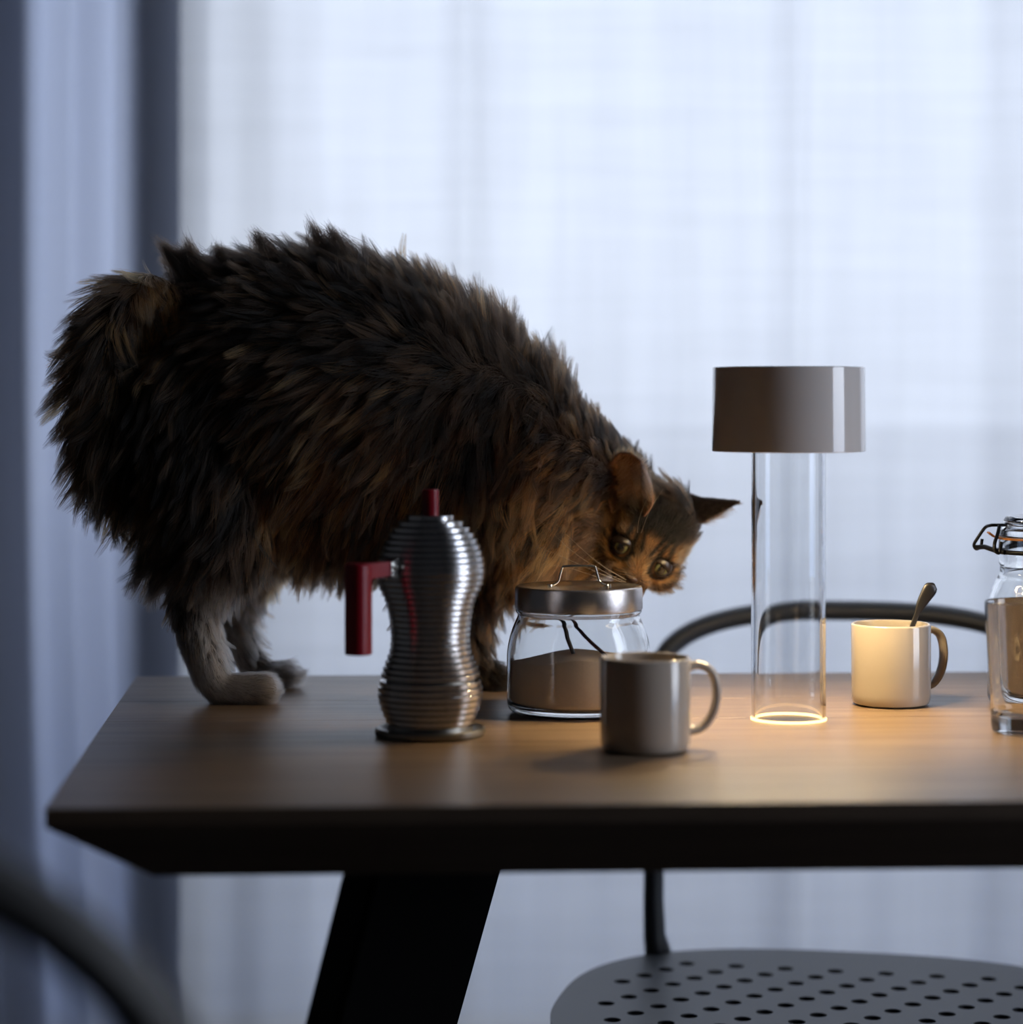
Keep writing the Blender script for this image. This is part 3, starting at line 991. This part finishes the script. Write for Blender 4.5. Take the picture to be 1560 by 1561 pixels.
md = tmp.modifiers.new('r', 'REMESH'); md.mode = 'VOXEL'; md.voxel_size = .0027; md.adaptivity = 0
md = tmp.modifiers.new('s', 'SMOOTH'); md.factor = .6; md.iterations = 7
dg = bpy.context.evaluated_depsgraph_get()
bme = bpy.data.meshes.new_from_object(tmp.evaluated_get(dg))
bpy.data.objects.remove(tmp)
bme.name = 'body'
for v in bme.vertices:
    if v.co.z < .0006: v.co.z = .0006
bme.polygons.foreach_set('use_smooth', [True] * len(bme.polygons))
body = link('body', bme, None, cat)

# ---- coat description, in picture-plane coordinates of the cat's own side view
def to_px(p):                                     # (N,3) world -> columns / rows of the side view
    return np.stack([p[:, 0] / p[:, 1] * FPX + CX, (CAMZ - p[:, 2]) / p[:, 1] * FPX + HY], 1)
# px, py, comb dx, comb dy (rows grow down), length m, lift, brownness (0 dark, .5 brown, 1 golden), whiteness
G = np.array([
 # back, from rump to neck
 (262, 400, -.7, -.7, .058, .75, .0, 0), (300, 400, -.75, -.6, .050, .60, .02, 0), (340, 400, -.9, -.2, .038, .30, .02, 0), (420, 400, -.9, -.15, .042, .45, .03, 0), (500, 400, -.7, -.5, .052, .62, .06, 0),
 (580, 440, -.6, -.5, .050, .6, .10, 0), (650, 490, -.5, -.5, .050, .6, .10, 0), (720, 520, -.3, -.6, .052, .62, .14, 0), (790, 530, -.1, -.8, .056, .65, .16, 0), (835, 580, .1, -.8, .050, .6, .12, 0),
 (862, 640, -.1, -.4, .030, .5, .16, 0),
 # flank
 (330, 480, -.9, .3, .045, .25, .04, 0), (430, 480, -.9, .2, .045, .25, .12, 0), (530, 500, -.85, .1, .045, .25, .16, 0), (640, 560, -.8, .3, .045, .25, .20, 0), (740, 600, -.5, .6, .045, .25, .20, 0), (810, 620, -.3, .6, .045, .25, .16, 0),
 (380, 580, -.8, .5, .048, .22, .18, 0), (480, 580, -.8, .5, .048, .22, .32, 0), (580, 620, -.75, .6, .048, .22, .40, 0), (680, 660, -.5, .8, .048, .22, .22, 0), (750, 690, -.3, .9, .048, .2, .14, 0),
 (420, 680, -.55, .8, .050, .2, .46, 0), (500, 700, -.6, .75, .050, .2, .56, 0), (590, 720, -.5, .85, .050, .2, .40, 0), (660, 750, -.2, 1, .050, .2, .46, 0), (720, 770, -.2, 1, .050, .2, .04, 0), (775, 740, -.3, .9, .05, .2, .06, 0),
 (425, 780, -.2, 1, .052, .15, .70, 0), (480, 800, -.3, 1, .052, .15, .46, 0), (560, 810, -.3, 1, .050, .15, .26, 0), (640, 830, -.1, 1, .050, .15, .14, 0), (720, 850, 0, 1, .050, .15, .06, 0),
 (425, 860, -.1, 1, .042, .12, .74, 0), (500, 870, -.1, 1, .042, .12, .36, 0), (600, 880, 0, 1, .040, .12, .22, 0),
 # hip and thigh
 (270, 500, -.3, .9, .050, .25, .03, 0), (290, 600, -.3, 1, .050, .22, .02, 0), (270, 700, -.2, 1, .050, .22, .05, 0), (330, 680, -.3, 1, .050, .2, .05, 0), (230, 760, -.5, .8, .052, .3, .32, 0), (300, 780, -.5, .9, .052, .25, .14, 0),
 (360, 780, -.3, 1, .050, .15, .06, 0), (330, 840, -.4, .9, .050, .2, .10, 0), (270, 840, -.7, .7, .050, .3, .20, 0), (380, 860, .1, 1, .045, .15, .16, 0),
 # hind shank and paw
 (285, 925, -.1, 1, .018, .2, .05, 0), (330, 925, .3, 1, .030, .25, .22, .35), (370, 930, .6, .8, .040, .40, .34, .25), (285, 975, .0, 1, .012, .2, .03, .05), (325, 975, .2, 1, .022, .2, .3, .8), (355, 980, .6, .9, .032, .4, .3, .6),
 (300, 1015, .1, 1, .010, .25, .1, .35), (335, 1020, .3, .9, .012, .2, .4, .75), (345, 1055, .9, .2, .009, .2, .45, .60), (390, 1050, 1, .1, .008, .2, .60, .62), (420, 1055, 1, .1, .008, .2, .60, .62),
 (440, 1025, .8, -.2, .016, .35, .2, .12), (400, 1000, .6, .7, .018, .2, .15, .12),
 # tail
 (258, 440, -.2, .4, .026, .35, .05, 0), (236, 455, .3, .9, .030, .30, 1.2, 0.12), (222, 445, 0, .9, .030, .3, 1.2, 0), (248, 455, .3, .9, .026, .3, 1.2, 0), (240, 478, .3, .9, .030, .3, 1.2, 0), (228, 500, .2, .9, .034, .3, .8, 0), (205, 440, -.6, -.2, .034, .4, .08, 0), (195, 480, -.2, .8, .036, .3, .06, 0), (160, 460, -.8, .5, .048, .4, .42, 0), (135, 540, -.8, .5, .055, .45, .42, 0),
 (185, 520, .2, 1, .050, .3, .10, 0), (150, 620, -.6, .8, .055, .42, .25, 0), (190, 620, .1, 1, .055, .3, .06, 0), (145, 700, -.6, .8, .058, .42, .25, 0), (190, 700, .2, 1, .052, .3, .14, 0), (180, 760, -.2, 1, .045, .35, .34, 0),
 # neck, ruff, chest
 (900, 660, -.3, -.4, .030, .45, .32, 0), (930, 690, -.3, -.3, .026, .4, .30, 0), (870, 700, -.7, .2, .036, .3, .40, 0), (830, 720, -.8, .3, .044, .3, .44, 0), (880, 750, -.9, .2, .040, .25, .50, 0), (830, 780, -.9, .4, .048, .28, .62, 0),
 (890, 800, -.95, .3, .040, .25, .50, 0), (850, 840, -.9, .5, .048, .28, .74, 0), (800, 830, -.5, .9, .050, .25, .50, 0), (790, 890, -.2, 1, .048, .25, .42, 0), (880, 860, -.9, .4, .040, .25, .70, 0), (760, 800, -.2, 1, .050, .2, .06, 0), (925, 700, -.5, -.1, .024, .3, .0, 0), (895, 695, -.7, 0, .030, .3, .12, 0),
 # forelegs
 (650, 950, 0, 1, .016, .2, .1, 0), (725, 920, .2, 1, .028, .3, .16, 0), (725, 980, .4, .9, .022, .3, .20, 0), (750, 1030, .7, .5, .014, .3, .03, 0), (640, 1030, .3, 1, .010, .2, .1, 0),
], float)
def field(p, soft=28.0):
    q = to_px(p)
    d2 = ((q[:, None, :] - G[None, :, :2]) ** 2).sum(2) + soft ** 2
    wgt = 1 / (d2 * d2)
    wgt /= wgt.sum(1, keepdims=True)
    return wgt @ G[:, 2:]

def head_local(p):
    r_ = np.array(HR)                            # columns e f u
    return (p - np.array(HC)) @ r_

def hash_noise(p, s, seed=0):
    """cheap smooth noise from a few sines, -1..1"""
    v = p * s
    a = np.sin(v[:, 0] * 1.7 + v[:, 2] * 2.3 + seed) + np.sin(v[:, 0] * -2.9 + v[:, 2] * 1.1 + v[:, 1] * 1.9 + 1.3 + seed) + np.sin(v[:, 2] * 3.7 - v[:, 1] * 1.2 + 2.1 * seed) * .7 + np.sin(v[:, 0] * 5.1 + v[:, 2] * 4.3 + seed * .7) * .5
    return a / 3.2

DARK, BROWN, GOLD, WHITE = (np.array(c) for c in ((.007, .0058, .005), (.082, .041, .019), (.46, .215, .068), (.74, .67, .62)))
def shade_of(b, wh):
    b = np.clip(b, 0, 1)[:, None]
    c = np.where(b < .5, DARK + (BROWN - DARK) * (b / .5) ** 1.3, BROWN + (GOLD - BROWN) * ((b - .5) / .5))
    wh = np.clip(wh, 0, 1)[:, None]
    return c * (1 - wh) + WHITE * wh

def face_marks(hl):
    """brownness of the tabby face in head coordinates (e right, f forward, u up)"""
    e_, f_, u_ = hl[:, 0], hl[:, 1], hl[:, 2]
    b = np.full(len(hl), .70)
    ae = np.abs(e_)
    b += .12 * np.exp(-((ae - .024) ** 2 + (u_ - .016) ** 2) / .008 ** 2)
    # forehead stripes of the tabby M
    fore = (u_ > .004) & (f_ > -.02)
    for c0, wd_, k in ((.0048, .0021, .010), (.0145, .0024, .004), (.0265, .0026, -.004)):
        line = np.abs(ae - c0 - k * np.clip((u_ - .01) / .03, 0, 1))
        b -= np.where(fore, .75 * np.exp(-(line / wd_) ** 2) * np.clip((u_ - .008) / .006, 0, 1), 0)
    # dark crown behind the brow
    b -= .85 * np.clip((u_ - .026) / .010, 0, 1)
    # eye rims: dark line, pale patch beneath, dark inner corner
    dx, du = ae - .0245, u_ - .0005
    rr_ = np.sqrt(dx ** 2 + du ** 2)
    b += .60 * np.exp(-((rr_ - .0165) / .0030) ** 2) * (f_ > .01) * (du < .002)
    b -= .75 * np.exp(-((rr_ - .0125) / .0018) ** 2) * (f_ > .01)
    b -= .65 * np.exp(-((ae - .0125) ** 2 / .0032 ** 2 + (u_ + .006) ** 2 / .009 ** 2)) * (f_ > .02)
    # cheek stripes running back from the eye
    for c0, wd_ in ((-.004, .0028), (-.017, .0032)):
        line = np.abs(u_ - c0 - .25 * (ae - .035))
        b -= .55 * np.exp(-(line / wd_) ** 2) * np.clip((ae - .034) / .004, 0, 1)
    # bridge of the nose golden, muzzle darker then pale chin
    b += .12 * np.exp(-(ae / .006) ** 2) * ((u_ < .01) & (u_ > -.014))
    b -= .30 * np.exp(-((ae - .012) / .006) ** 2) * (u_ < -.014)
    return b

# ---- base colour of the skin mesh
nv = len(bme.vertices)
co = np.empty(nv * 3); bme.vertices.foreach_get('co', co); co = co.reshape(-1, 3)
wco = co + np.array(C0)
def coat(p):
    f = field(p)
    hl = head_local(p)
    dist = np.linalg.norm(hl, axis=1)
    wh_ = 1 / (1 + np.exp((dist - .058) / .004)) * (hl[:, 1] > -.035)
    b = f[:, 4] * (1 - wh_) + face_marks(hl) * wh_
    return f, hl, wh_, b
f_, hl_, wh_, b_ = coat(wco)
cols = shade_of(b_ * .8 + .10 * hash_noise(wco, 60), f_[:, 5] * (1 - wh_))
cols = cols * .55
att = bme.color_attributes.new('coat', 'FLOAT_COLOR', 'POINT')
att.data.foreach_set('color', np.concatenate([cols, np.ones((nv, 1))], 1).ravel())
m, t, o_ = mat('cat_skin')
b = t.nodes.new('ShaderNodeBsdfPrincipled'); at = t.nodes.new('ShaderNodeAttribute'); at.attribute_name = 'coat'
b.inputs['Roughness'].default_value = .85; b.inputs['Specular IOR Level'].default_value = .15
t.links.new(at.outputs['Color'], b.inputs['Base Color']); t.links.new(b.outputs[0], o_.inputs[0])
bme.materials.append(m)

# ---- hair
m, t, o_ = mat('cat_fur')
hb = t.nodes.new('ShaderNodeBsdfHairPrincipled')
hb.parametrization = 'COLOR'
at = t.nodes.new('ShaderNodeAttribute'); at.attribute_name = 'furcol'
hb.inputs['Roughness'].default_value = .5
hb.inputs['IOR'].default_value = 1.38
hb.inputs['Radial Roughness'].default_value = .5
t.links.new(at.outputs['Color'], hb.inputs['Color'])
t.links.new(hb.outputs[0], o_.inputs[0])
M['fur'] = m

def make_hair(name, P0, DIR, TAN, LEN, COLR, CL, parent, rad=.00016, npts=7, droop=.35, clump=.74):
    """P0 roots, DIR first direction, TAN later direction, CL clump id per hair with its own tip point"""
    N = len(P0)
    ts = np.linspace(0, 1, npts)[None, :, None]
    path = P0[:, None] + LEN[:, None, None] * (DIR[:, None] * ts + (TAN - DIR)[:, None] * (ts ** 2) * droop)
    if CL is not None:
        cid, cp0, cdir, ctan, clen = CL
        cpath = cp0[cid][:, None] + clen[cid][:, None, None] * (cdir[cid][:, None] * ts + (ctan - cdir)[cid][:, None] * (ts ** 2) * droop)
        wt = clump * ts ** 1.15
        path = path * (1 - wt) + cpath * wt
    hc = bpy.data.hair_curves.new(name)
    hc.add_curves([npts] * N)
    hc.position_data.foreach_set('vector', path.astype(np.float32).ravel())
    ra = hc.attributes.new('radius', 'FLOAT', 'POINT')
    prof = np.array([1, 1, .95, .85, .7, .45, .12])[:npts] if npts == 7 else np.linspace(1, .15, npts)
    ra.data.foreach_set('value', (np.ones((N, 1)) * prof[None] * rad).astype(np.float32).ravel())
    ca = hc.attributes.new('furcol', 'FLOAT_COLOR', 'CURVE')
    ca.data.foreach_set('color', np.concatenate([COLR, np.ones((N, 1))], 1).astype(np.float32).ravel())
    hc.materials.append(M['fur'])
    o = bpy.data.objects.new(name, hc)
    COL.objects.link(o)
    o.parent = parent
    return o

def sample(me_, n, r):
    me_.calc_loop_triangles()
    nt_ = len(me_.loop_triangles)
    tri = np.empty(nt_ * 3, int); me_.loop_triangles.foreach_get('vertices', tri); tri = tri.reshape(-1, 3)
    v = np.empty(len(me_.vertices) * 3); me_.vertices.foreach_get('co', v); v = v.reshape(-1, 3)
    a, b, c = v[tri[:, 0]], v[tri[:, 1]], v[tri[:, 2]]
    cr_ = np.cross(b - a, c - a)
    ar = np.linalg.norm(cr_, axis=1)
    i = r.choice(nt_, n, p=ar / ar.sum())
    u_, w_ = r.random((n, 1)), r.random((n, 1))
    fl = (u_ + w_) > 1
    u_ = np.where(fl, 1 - u_, u_); w_ = np.where(fl, 1 - w_, w_)
    vn = np.empty(len(me_.vertices) * 3); me_.vertices.foreach_get('normal', vn); vn = vn.reshape(-1, 3)
    nn = vn[tri[i, 0]]
    return a[i] + (b - a)[i] * u_ + (c - a)[i] * w_, nn

def norm(v): return v / np.maximum(np.linalg.norm(v, axis=1, keepdims=True), 1e-9)

er, fr, ur = (np.array(v) for v in (HE, HF, HU))
EYES = [(-.0235, .0285, .0015), (.0235, .0285, .0015)]
ER = .0112
def styling(pl, nn, jit, r):
    """directions, lengths and colours for hair roots at local points pl with normals nn"""
    p = pl + np.array(C0)
    f, hl, wh, b = coat(p)
    comb = np.stack([f[:, 0], np.zeros(len(p)), -f[:, 1]], 1)
    # face comb: away from the nose tip, backwards over the skull and cheeks
    nose = hl - np.array([0, .056, -.014])
    fc = norm(nose + np.array([0, -.02, 0])) @ np.stack([er, fr, ur])
    comb = comb * (1 - wh[:, None]) + fc * wh[:, None] * .9
    comb = comb - nn * (comb * nn).sum(1, keepdims=True) * .85
    comb = norm(comb)
    lift = f[:, 3] * (1 - wh) + .22 * wh
    LEN = f[:, 2]
    back = np.clip((-hl[:, 1] + .012) / .045, 0, 1)
    side = np.clip((np.abs(hl[:, 0]) - .030) / .02, 0, 1) * np.clip((.02 - hl[:, 1]) / .03, 0, 1)
    hlen = .0050 + .012 * back + .028 * side * (hl[:, 2] < .010) * (.5 + .5 * np.clip((.012 - hl[:, 2]) / .02, 0, 1))
    hlen = np.where((hl[:, 1] > .033), .0030, hlen)
    LEN = LEN * (1 - wh) + hlen * wh
    jn = r.normal(size=p.shape) * jit
    jn *= (.35 + .65 * np.clip(LEN / .03, 0, 1))[:, None]
    d = norm(nn * (lift[:, None] + .12) + comb * (1 - lift[:, None] * .5) + jn)
    tan = norm(comb * .9 + nn * lift[:, None] * .35 + jn * .8 + np.array([0, 0, -.12]))
    return p, f, hl, wh, b, d, tan, LEN

NH, NC = 180000, 8500
cp, cn = sample(bme, NC, rng)
p_, f_, hl_, wh_c, b_c, cd, ct, cl = styling(cp, cn, .26, rng)
ctone = rng.normal(size=NC) * .23 + .13 * hash_noise(p_, 70) + .10 * hash_noise(p_, 160, 3)
cl = cl * rng.uniform(.75, 1.22, NC)
hp, hn = sample(bme, NH, rng)
p_, f_, hl_, wh_, b_, hd_, ht_, hlen_ = styling(hp, hn, .10, rng)
keep = np.ones(NH, bool)
for ex, ef, eu in EYES:
    dd = np.sqrt((hl_[:, 0] - ex) ** 2 + ((hl_[:, 2] - eu) * 1.05) ** 2)
    keep &= ~((dd < .0108) & (hl_[:, 1] > .005))
keep &= ~((hl_[:, 1] > .0585) & (np.abs(hl_[:, 2] + .0155) < .005))
# nearest clump by a KD tree
from mathutils.kdtree import KDTree
kd = KDTree(NC)
for i in range(NC): kd.insert(cp[i], i)
kd.balance()
cid = np.array([kd.find(q)[1] for q in hp])
tone = b_ + ctone[cid] * (1 - wh_ * .75) + rng.normal(size=NH) * .05
wht = f_[:, 5] * (1 - wh_) + rng.normal(size=NH) * .05 * (f_[:, 5] > .02)
colr = shade_of(tone, wht) * rng.uniform(.8, 1.2, (NH, 1))
hlen_ = hlen_ * rng.uniform(.7, 1.12, NH)
# short-coated places clump less: send the face and paws to a second set
short = (hlen_ < .014)
lg = keep & ~short
make_hair('fur', hp[lg], hd_[lg], ht_[lg], hlen_[lg], colr[lg], (cid[lg], cp, cd, ct, cl), cat, .00017)['kind'] = 'stuff'
# extra dense short coat on face and paws
sp_, sn_ = sample(bme, 400000, rng)
pp_ = sp_ + np.array(C0)
hh = head_local(pp_)
q = to_px(pp_)
sel = (np.linalg.norm(hh, axis=1) < .068) | ((q[:, 1] > 960))
sp_, sn_ = sp_[sel], sn_[sel]
pS, fS, hS, wS, bS, dS, tS, lS = styling(sp_, sn_, .16, rng)
k2 = lS < .0155
for ex, ef, eu in EYES:
    dd = np.sqrt((hS[:, 0] - ex) ** 2 + ((hS[:, 2] - eu) * 1.05) ** 2)
    k2 &= ~((dd < .0108) & (hS[:, 1] > .005))
k2 &= ~((hS[:, 1] > .0585) & (np.abs(hS[:, 2] + .0155) < .005))
cS = shade_of(bS + rng.normal(size=len(bS)) * .07 + .13 * hash_noise(pS, 260), fS[:, 5] * (1 - wS)) * rng.uniform(.75, 1.25, (len(bS), 1))
lS = lS * rng.uniform(.7, 1.2, len(lS))
make_hair('fur', sp_[k2], dS[k2], tS[k2], lS[k2], cS[k2], None, cat, .00012, 5, .5)['kind'] = 'stuff'

# stiff tufts standing on the rump beside the tail
tb_r, tb_d, tb_l, tb_c = [], [], [], []
for (x0, y0, x1, y1, d0) in ((296, 418, 237, 364, 2.47), (285, 420, 248, 372, 2.465), (302, 412, 283, 362, 2.475), (345, 402, 330, 372, 2.48), (315, 410, 268, 378, 2.47), (410, 385, 385, 352, 2.48), (500, 385, 470, 336, 2.47), (525, 388, 500, 342, 2.47)):
    a_, b__ = np.array(P(x0, y0, d0) - C0), np.array(P(x1, y1, d0) - C0)
    n = 260
    r0 = a_ + rng.normal(size=(n, 3)) * np.array([.009, .008, .006])
    dv_ = b__ + rng.normal(size=(n, 3)) * .0036 - r0
    ll = np.linalg.norm(dv_, axis=1)
    tb_r.append(r0); tb_d.append(dv_ / ll[:, None]); tb_l.append(ll * rng.uniform(.7, 1.05, n)); tb_c.append(shade_of(rng.uniform(0, .2, n), np.zeros(n)))
tb_r, tb_d, tb_l, tb_c = (np.concatenate(v) for v in (tb_r, tb_d, tb_l, tb_c))
make_hair('fur', tb_r, tb_d, tb_d, tb_l, tb_c, None, cat, .00017, 7, 0)['kind'] = 'stuff'

# ---- eyes
m, t, o_ = mat('cat_eye')
b = t.nodes.new('ShaderNodeBsdfPrincipled')
b.inputs['Roughness'].default_value = .04; b.inputs['Coat Weight'].default_value = 1
tcn = t.nodes.new('ShaderNodeTexCoord'); sp2 = t.nodes.new('ShaderNodeSeparateXYZ')
t.links.new(tcn.outputs['Object'], sp2.inputs[0])
def mth(op, a, b_=None, v=None):
    n_ = t.nodes.new('ShaderNodeMath'); n_.operation = op
    if isinstance(a, float): n_.inputs[0].default_value = a
    else: t.links.new(a, n_.inputs[0])
    if b_ is not None:
        if isinstance(b_, float): n_.inputs[1].default_value = b_
        else: t.links.new(b_, n_.inputs[1])
    return n_.outputs[0]
ex_ = mth('MULTIPLY', sp2.outputs[0], 1 / ER); eu_ = mth('MULTIPLY', sp2.outputs[2], 1 / ER)
rp = mth('SQRT', mth('ADD', mth('POWER', mth('MULTIPLY', ex_, 1.45), 2.0), mth('POWER', eu_, 2.0)))      # upright oval pupil
ri = mth('SQRT', mth('ADD', mth('POWER', ex_, 2.0), mth('POWER', eu_, 2.0)))
rr2 = t.nodes.new('ShaderNodeValToRGB')
el = rr2.color_ramp.elements
el[0].position = .50; el[0].color = (.003, .003, .003, 1)
el[1].position = .57; el[1].color = (.11, .115, .05, 1)
x_ = el.new(.72); x_.color = (.16, .175, .085, 1)
x_ = el.new(.92); x_.color = (.02, .02, .012, 1)
t.links.new(rp, rr2.inputs[0])
t.links.new(rr2.outputs[0], b.inputs['Base Color'])
t.links.new(b.outputs[0], o_.inputs[0])
for ex, ef, eu in EYES:
    bm = bmesh.new()
    bmesh.ops.create_uvsphere(bm, u_segments=32, v_segments=24, radius=ER)
    o = finish(bm, 'eye', m, cat)
    gaze = Matrix.Rotation(math.radians(8 * (1 if ex < 0 else -1)), 3, 'Z')
    o.matrix_basis = Matrix.Translation(H(ex, ef - .0005, eu) - C0) @ (HR @ gaze).to_4x4()
lidm = principled('dark_eyelid', (.018, .012, .010), .35)
for ex, ef, eu in EYES:
    # lids: two curved bands closing the ball to an almond
    for up_, drop_ in ((1, .0047), (-1, .0056)):
        bm = bmesh.new()
        nA, nB = 20, 6
        rows = []
        for j in range(nB + 1):
            row = []
            for i in range(nA + 1):
                th = -math.pi * .5 + math.pi * i / nA            # left to right corner
                x = math.sin(th)
                edge_h = drop_ / ER * (math.cos(th) ** .8 if math.cos(th) > 0 else 0)   # lid edge height at that x
                ang0 = math.asin(min(.98, edge_h))
                ang = ang0 + (math.pi * .5 - ang0) * j / nB
                R_ = ER * (1.05 if j else 1.03)
                cx_ = x * R_
                rem = math.sqrt(max(0, 1 - x * x * .98)) * R_
                row.append(bm.verts.new((cx_, rem * math.cos(ang), up_ * rem * math.sin(ang))))
            rows.append(row)
        for j in range(nB):
            for i in range(nA):
                bm.faces.new((rows[j][i], rows[j][i + 1], rows[j + 1][i + 1], rows[j + 1][i]))
        bmesh.ops.remove_doubles(bm, verts=bm.verts, dist=1e-6)
        bmesh.ops.solidify(bm, geom=bm.faces[:], thickness=.0005)
        o = finish(bm, 'eyelid', lidm, cat)
        tilt = Matrix.Rotation(math.radians(-9 * (1 if ex < 0 else -1)), 3, 'Y')
        o.matrix_basis = Matrix.Translation(H(ex, ef - .0005, eu) - C0) @ (HR @ tilt).to_4x4()
# nose leather
bm = bmesh.new()
bmesh.ops.create_uvsphere(bm, u_segments=20, v_segments=14, radius=1)
for v in bm.verts:
    x, y, z = v.co
    v.co = (x * .0062 * (1 + .35 * z), y * .0035, z * .0042)
o = finish(bm, 'nose', principled('nose_leather', (.03, .014, .012), .4, bump=.2), cat)
o.matrix_basis = Matrix.Translation(H(0, .0595, -.0150) - C0) @ HR.to_4x4()

# ---- ears
def ear(bl, br, tip, open_dir, cup, parent, tone, inner_tone, lenk=1.0, ex=(2.6, .62), skin=(.30, .155, .10)):
    """leaf-shaped cup from base-left, base-right and tip points (world)"""
    bl, br, tip = Vector(bl), Vector(br), Vector(tip)
    base = (bl + br) / 2
    W_ = (br - bl) / 2
    ax = tip - base
    od = Vector(open_dir).normalized()
    bm = bmesh.new()
    nu, nvv = 16, 18
    grid = []
    for j in range(nvv + 1):
        v = j / nvv
        wv = (1 - v ** ex[0]) ** ex[1] * (1 + .10 * math.sin(PI * min(1, v * 1.4)))
        row = []
        for i in range(nu + 1):
            u = -1 + 2 * i / nu
            bt = min(1, v / .35); bt = bt * bt * (3 - 2 * bt)
            wv2 = wv * (.66 + .34 * bt)
            p = base + ax * v - ax * (.10 * (1 - bt)) + W_ * (u * wv2) - od * (.012 * (1 - bt)) - od * (cup * (1 - u * u) * (1 - .55 * v) * wv)
            row.append(bm.verts.new(p - C0))
        grid.append(row)
    for j in range(nvv):
        for i in range(nu):
            bm.faces.new((grid[j][i], grid[j][i + 1], grid[j + 1][i + 1], grid[j + 1][i]))
    bmesh.ops.remove_doubles(bm, verts=bm.verts, dist=1e-6)
    bmesh.ops.recalc_face_normals(bm, faces=bm.faces)
    bmesh.ops.solidify(bm, geom=bm.faces[:], thickness=.0016)
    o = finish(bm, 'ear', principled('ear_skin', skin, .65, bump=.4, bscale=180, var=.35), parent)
    # short hair on the outside, rim fringe and pale inner tufts
    me_ = o.data
    n = 14000
    sp, sn = sample(me_, n, rng)
    axn = np.array(ax.normalized()); odn = np.array(od)
    rel = sp + np.array(C0) - np.array(base)
    v = rel @ axn / ax.length
    u = rel @ np.array(W_) / W_.length_squared
    inside = (sn @ odn) > .1
    wv = (1 - np.clip(v, 0, 1) ** ex[0]) ** ex[1]
    rimd = 1 - np.abs(u) / np.maximum(wv, .05)
    L = np.where(inside, np.where(rimd < .35, .009, .0035), .0045) * lenk
    bl_ = np.clip((.35 - v) / .35, 0, 1)
    L = L * (1 + 1.0 * bl_) + .003 * bl_
    tuft = inside & (rng.random(n) < .30) & (v < .8) & (np.sin(u * 9 + v * 5) > -.2)
    L = np.where(tuft, .020 * lenk, L)
    d = norm(sn * .35 + axn[None] * .9 + rng.normal(size=(n, 3)) * .12)
    side = np.array(W_.normalized())[None] * np.where(u > 0, -1, 1)[:, None]
    d = np.where(tuft[:, None], norm(side * .5 + axn[None] * .6 + odn[None] * .5 + rng.normal(size=(n, 3)) * .15), d)
    tn = np.where(inside, inner_tone, tone) + rng.normal(size=n) * .06 + np.where(tuft, .35, 0)
    tn = np.where(v < .15, tone, tn)
    thin = ~inside | (rng.random(n) < .45) | tuft
    cl_ = shade_of(tn, np.where(tuft, .30, 0.0))
    h = make_hair('ear_fur', sp[thin], d[thin], d[thin], L[thin], cl_[thin], None, parent, .00020, 5, .3)
    h['kind'] = 'stuff'
    return o
def PH(px, py, D): return P(px, py, D)
ear(PH(921, 765, 2.520), PH(992, 795, 2.500), PH(963, 690, 2.505), (.05, -1, .12), .020, cat, .34, .62, 1.0, (3.4, .50))
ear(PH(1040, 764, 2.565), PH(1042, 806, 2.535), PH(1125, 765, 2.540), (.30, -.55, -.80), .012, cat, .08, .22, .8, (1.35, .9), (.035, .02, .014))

# ---- whiskers
wm = principled('whisker_hair', (.40, .34, .28), .35)
def whisk(pts, r0):
    pp = catmull([Vector(p) - C0 for p in pts], 5)
    n = len(pp)
    tube('whisker', pp, [r0 * (1 - .8 * i / (n - 1)) for i in range(n)], wm, cat, 6)
D_ = 2.482
for pts in (
    [(955, 888, D_), (915, 868, 2.46), (870, 838, 2.44), (818, 788, 2.43)],
    [(955, 890, D_), (910, 872, 2.46), (860, 850, 2.44), (806, 828, 2.43)],
    [(955, 893, D_), (912, 880, 2.46), (868, 866, 2.44), (826, 860, 2.43)],
    [(955, 884, D_), (918, 862, 2.46), (880, 830, 2.45), (846, 796, 2.44)],
    [(978, 812, 2.487), (984, 795, 2.46), (995, 770, 2.45), (1012, 745, 2.445)],
    [(972, 812, 2.487), (975, 790, 2.46), (985, 765, 2.45), (1000, 742, 2.45)],
): whisk([P(*q) for q in pts], .00020)
